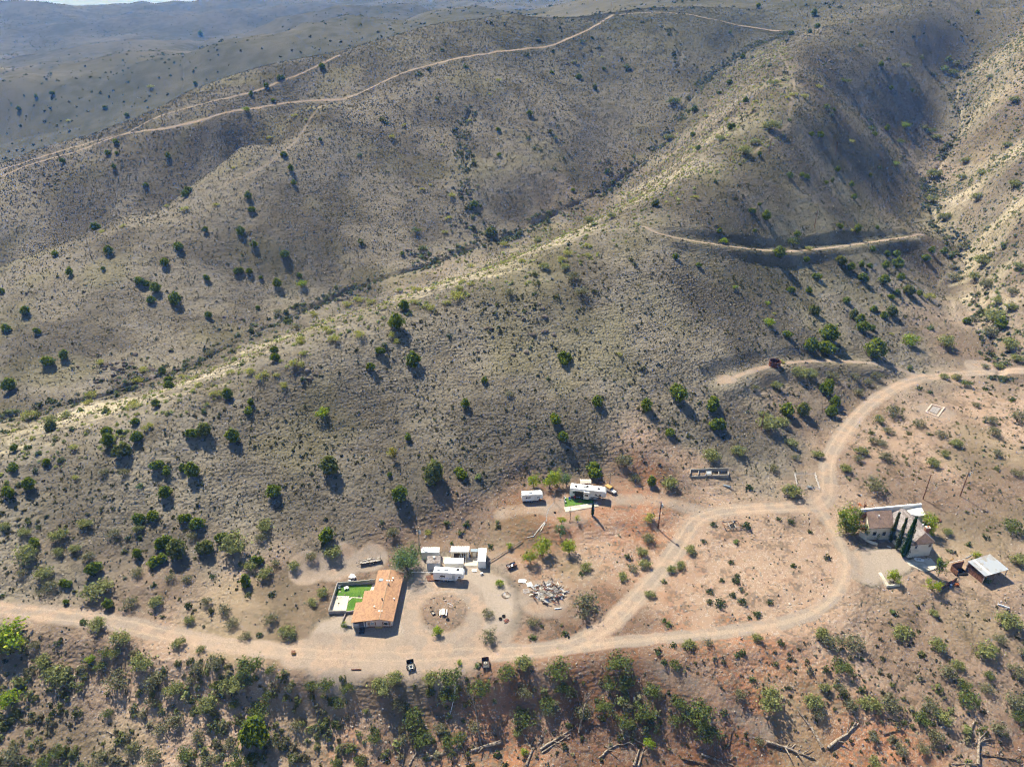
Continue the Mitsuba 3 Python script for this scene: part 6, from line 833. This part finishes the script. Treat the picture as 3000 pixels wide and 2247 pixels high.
# ------------------------------------------------------------------ poles and wires
TOPS = {}
def pole(label, bx, by, tx, ty, arm=0, lamp=False, r=.13, mat='brown_wood', key=None):
    q = at(bx, by)[0]; d = ray(tx, ty); hgt = CAM_Z + d[2] * math.hypot(q[0], q[1]) / math.hypot(d[0], d[1]) - q[2]; hgt = float(np.clip(hgt, 1.5, 22))
    t = thing('utility_pole', label, 'pole'); part(t, 'shaft', tube([q - [0, 0, .5], q + [0, 0, hgt]], [r * 1.15, r * .8], 7), mat)
    if arm: part(t, 'crossarm', cat_(box(q[0], q[1], q[2] + hgt - .7, arm, .14, .14, .25)), 'old_wood')
    for s in (-1, 1) if arm else (): part(t, 'insulator', cyl(q[0] + s * arm * .46 * math.cos(.25), q[1] + s * arm * .46 * math.sin(.25), q[2] + hgt - .56, .06, .22, 6), 'white')
    if lamp: part(t, 'transformer', cyl(q[0] + .35, q[1] - .1, q[2] + hgt - 1.5, .24, .8, 10), 'pale_glass')
    TOPS[key or t] = q + [0, 0, hgt - .5]; return t
pole('brown roadside pole with a transformer right of the lower terrace', 1928, 1547, 1935, 1470, lamp=True, r=.15, key='a'); pole('tall brown pole behind the old white house, left of two', 2704, 1462, 2727, 1390, key='b'); pole('tall brown pole with a crossarm behind the old house, right of two', 2813, 1453, 2843, 1381, arm=1.6, lamp=True, key='c')
pole('grey pole with a small transformer beside the white shed', 1230, 1615, 1225, 1548, arm=.8, lamp=True, mat='old_wood', key='d'); pole('short thin grey post left of the camper lawn', 1623, 1471, 1624, 1440, r=.07, mat='old_wood'); pole('grey pole with a crossarm behind the long camper', 1786, 1420, 1776, 1383, arm=1.8, mat='old_wood', key='e'); pole('reddish pole rising behind the round juniper above the camper', 1724, 1362, 1725, 1322)
pole('brown pole in the scrub left of the road bend', 2229, 1261, 2236, 1207, key='f'); pole('pole on the crest trail, upper right of a pair', 2252, 454, 2258, 406, key='g'); pole('pole left of the crest trail', 2140, 473, 2145, 432); pole('pole on the right slope beyond the crest, level with the trail end', 2447, 454, 2455, 416); pole('pole standing far down the right slope near the gully', 2662, 439, 2667, 406); pole('pole on the pink slope beyond the right gully', 2885, 394, 2891, 360); pole('pole with a crossarm just above the short hillside track', 2385, 669, 2392, 616, arm=1.6, key='h')
pole('pole standing alone at the middle gully', 1703, 640, 1705, 602); pole('pole with a wide crossarm on the left spur crest', 267, 750, 244, 679, arm=3.2, mat='old_wood', key='i'); pole('pole with a wide crossarm on the slope right of the left spur', 749, 772, 724, 695, arm=3.2, mat='old_wood', key='j'); pole('pole between the two ridge roads', 478, 366, 466, 335); pole('pole below the ridge road junction', 200, 494, 186, 441, mat='old_wood'); pole('pole at the left edge below the ridge road', 43, 550, 25, 475, mat='old_wood'); pole('pole beside the upper ridge road', 612, 301, 608, 284); pole('pole at the top of the upper ridge road', 954, 181, 952, 156); pole('pole near the top end of the long ridge road', 1790, 36, 1789, 8)
def wires(label, a, b, sag, offs):
    for i, o in enumerate(offs):
        s = np.linspace(0, 1, 24)[:, None]; p_ = TOPS[a] * (1 - s) + TOPS[b] * s; p_[:, 2] -= sag * 4 * (s * (1 - s))[:, 0]; p_[:, 0] += o
        t = thing('power_line', f'{("left", "right")[i]} thin wire {label}', 'wire'); scene[t] = mikit.ply(tube(p_, .008, 4, False), 'mat_old_wood')
wires('from the crossarm pole behind the old house up to the hillside track', 'c', 'h', 9, (-.6, .6)); wires('from the hillside track pole up to the crest', 'h', 'g', 3, (-.6, .6))
wires('across the left slope between two wide crossarm poles', 'i', 'j', 2.5, (-1.4, 1.4))

# ------------------------------------------------------------------ air
scene['haze_air'] = {'type': 'homogeneous', 'albedo': {'type': 'rgb', 'value': [.72, .92, 1.0]}, 'sigma_t': {'type': 'rgb', 'value': [.00002, .00006, .00017]}}
scene['haze'] = {'type': 'cube', 'to_world': T().translate([0, 6000, 130]).scale([9600, 6200, 160]), 'bsdf': {'type': 'null'}, 'interior': {'type': 'ref', 'id': 'haze_air'}}
labels['haze'] = {'label': 'thin blue haze over the far hills', 'kind': 'stuff'}
scene['camera']['medium'] = {'type': 'ref', 'id': 'haze_air'}
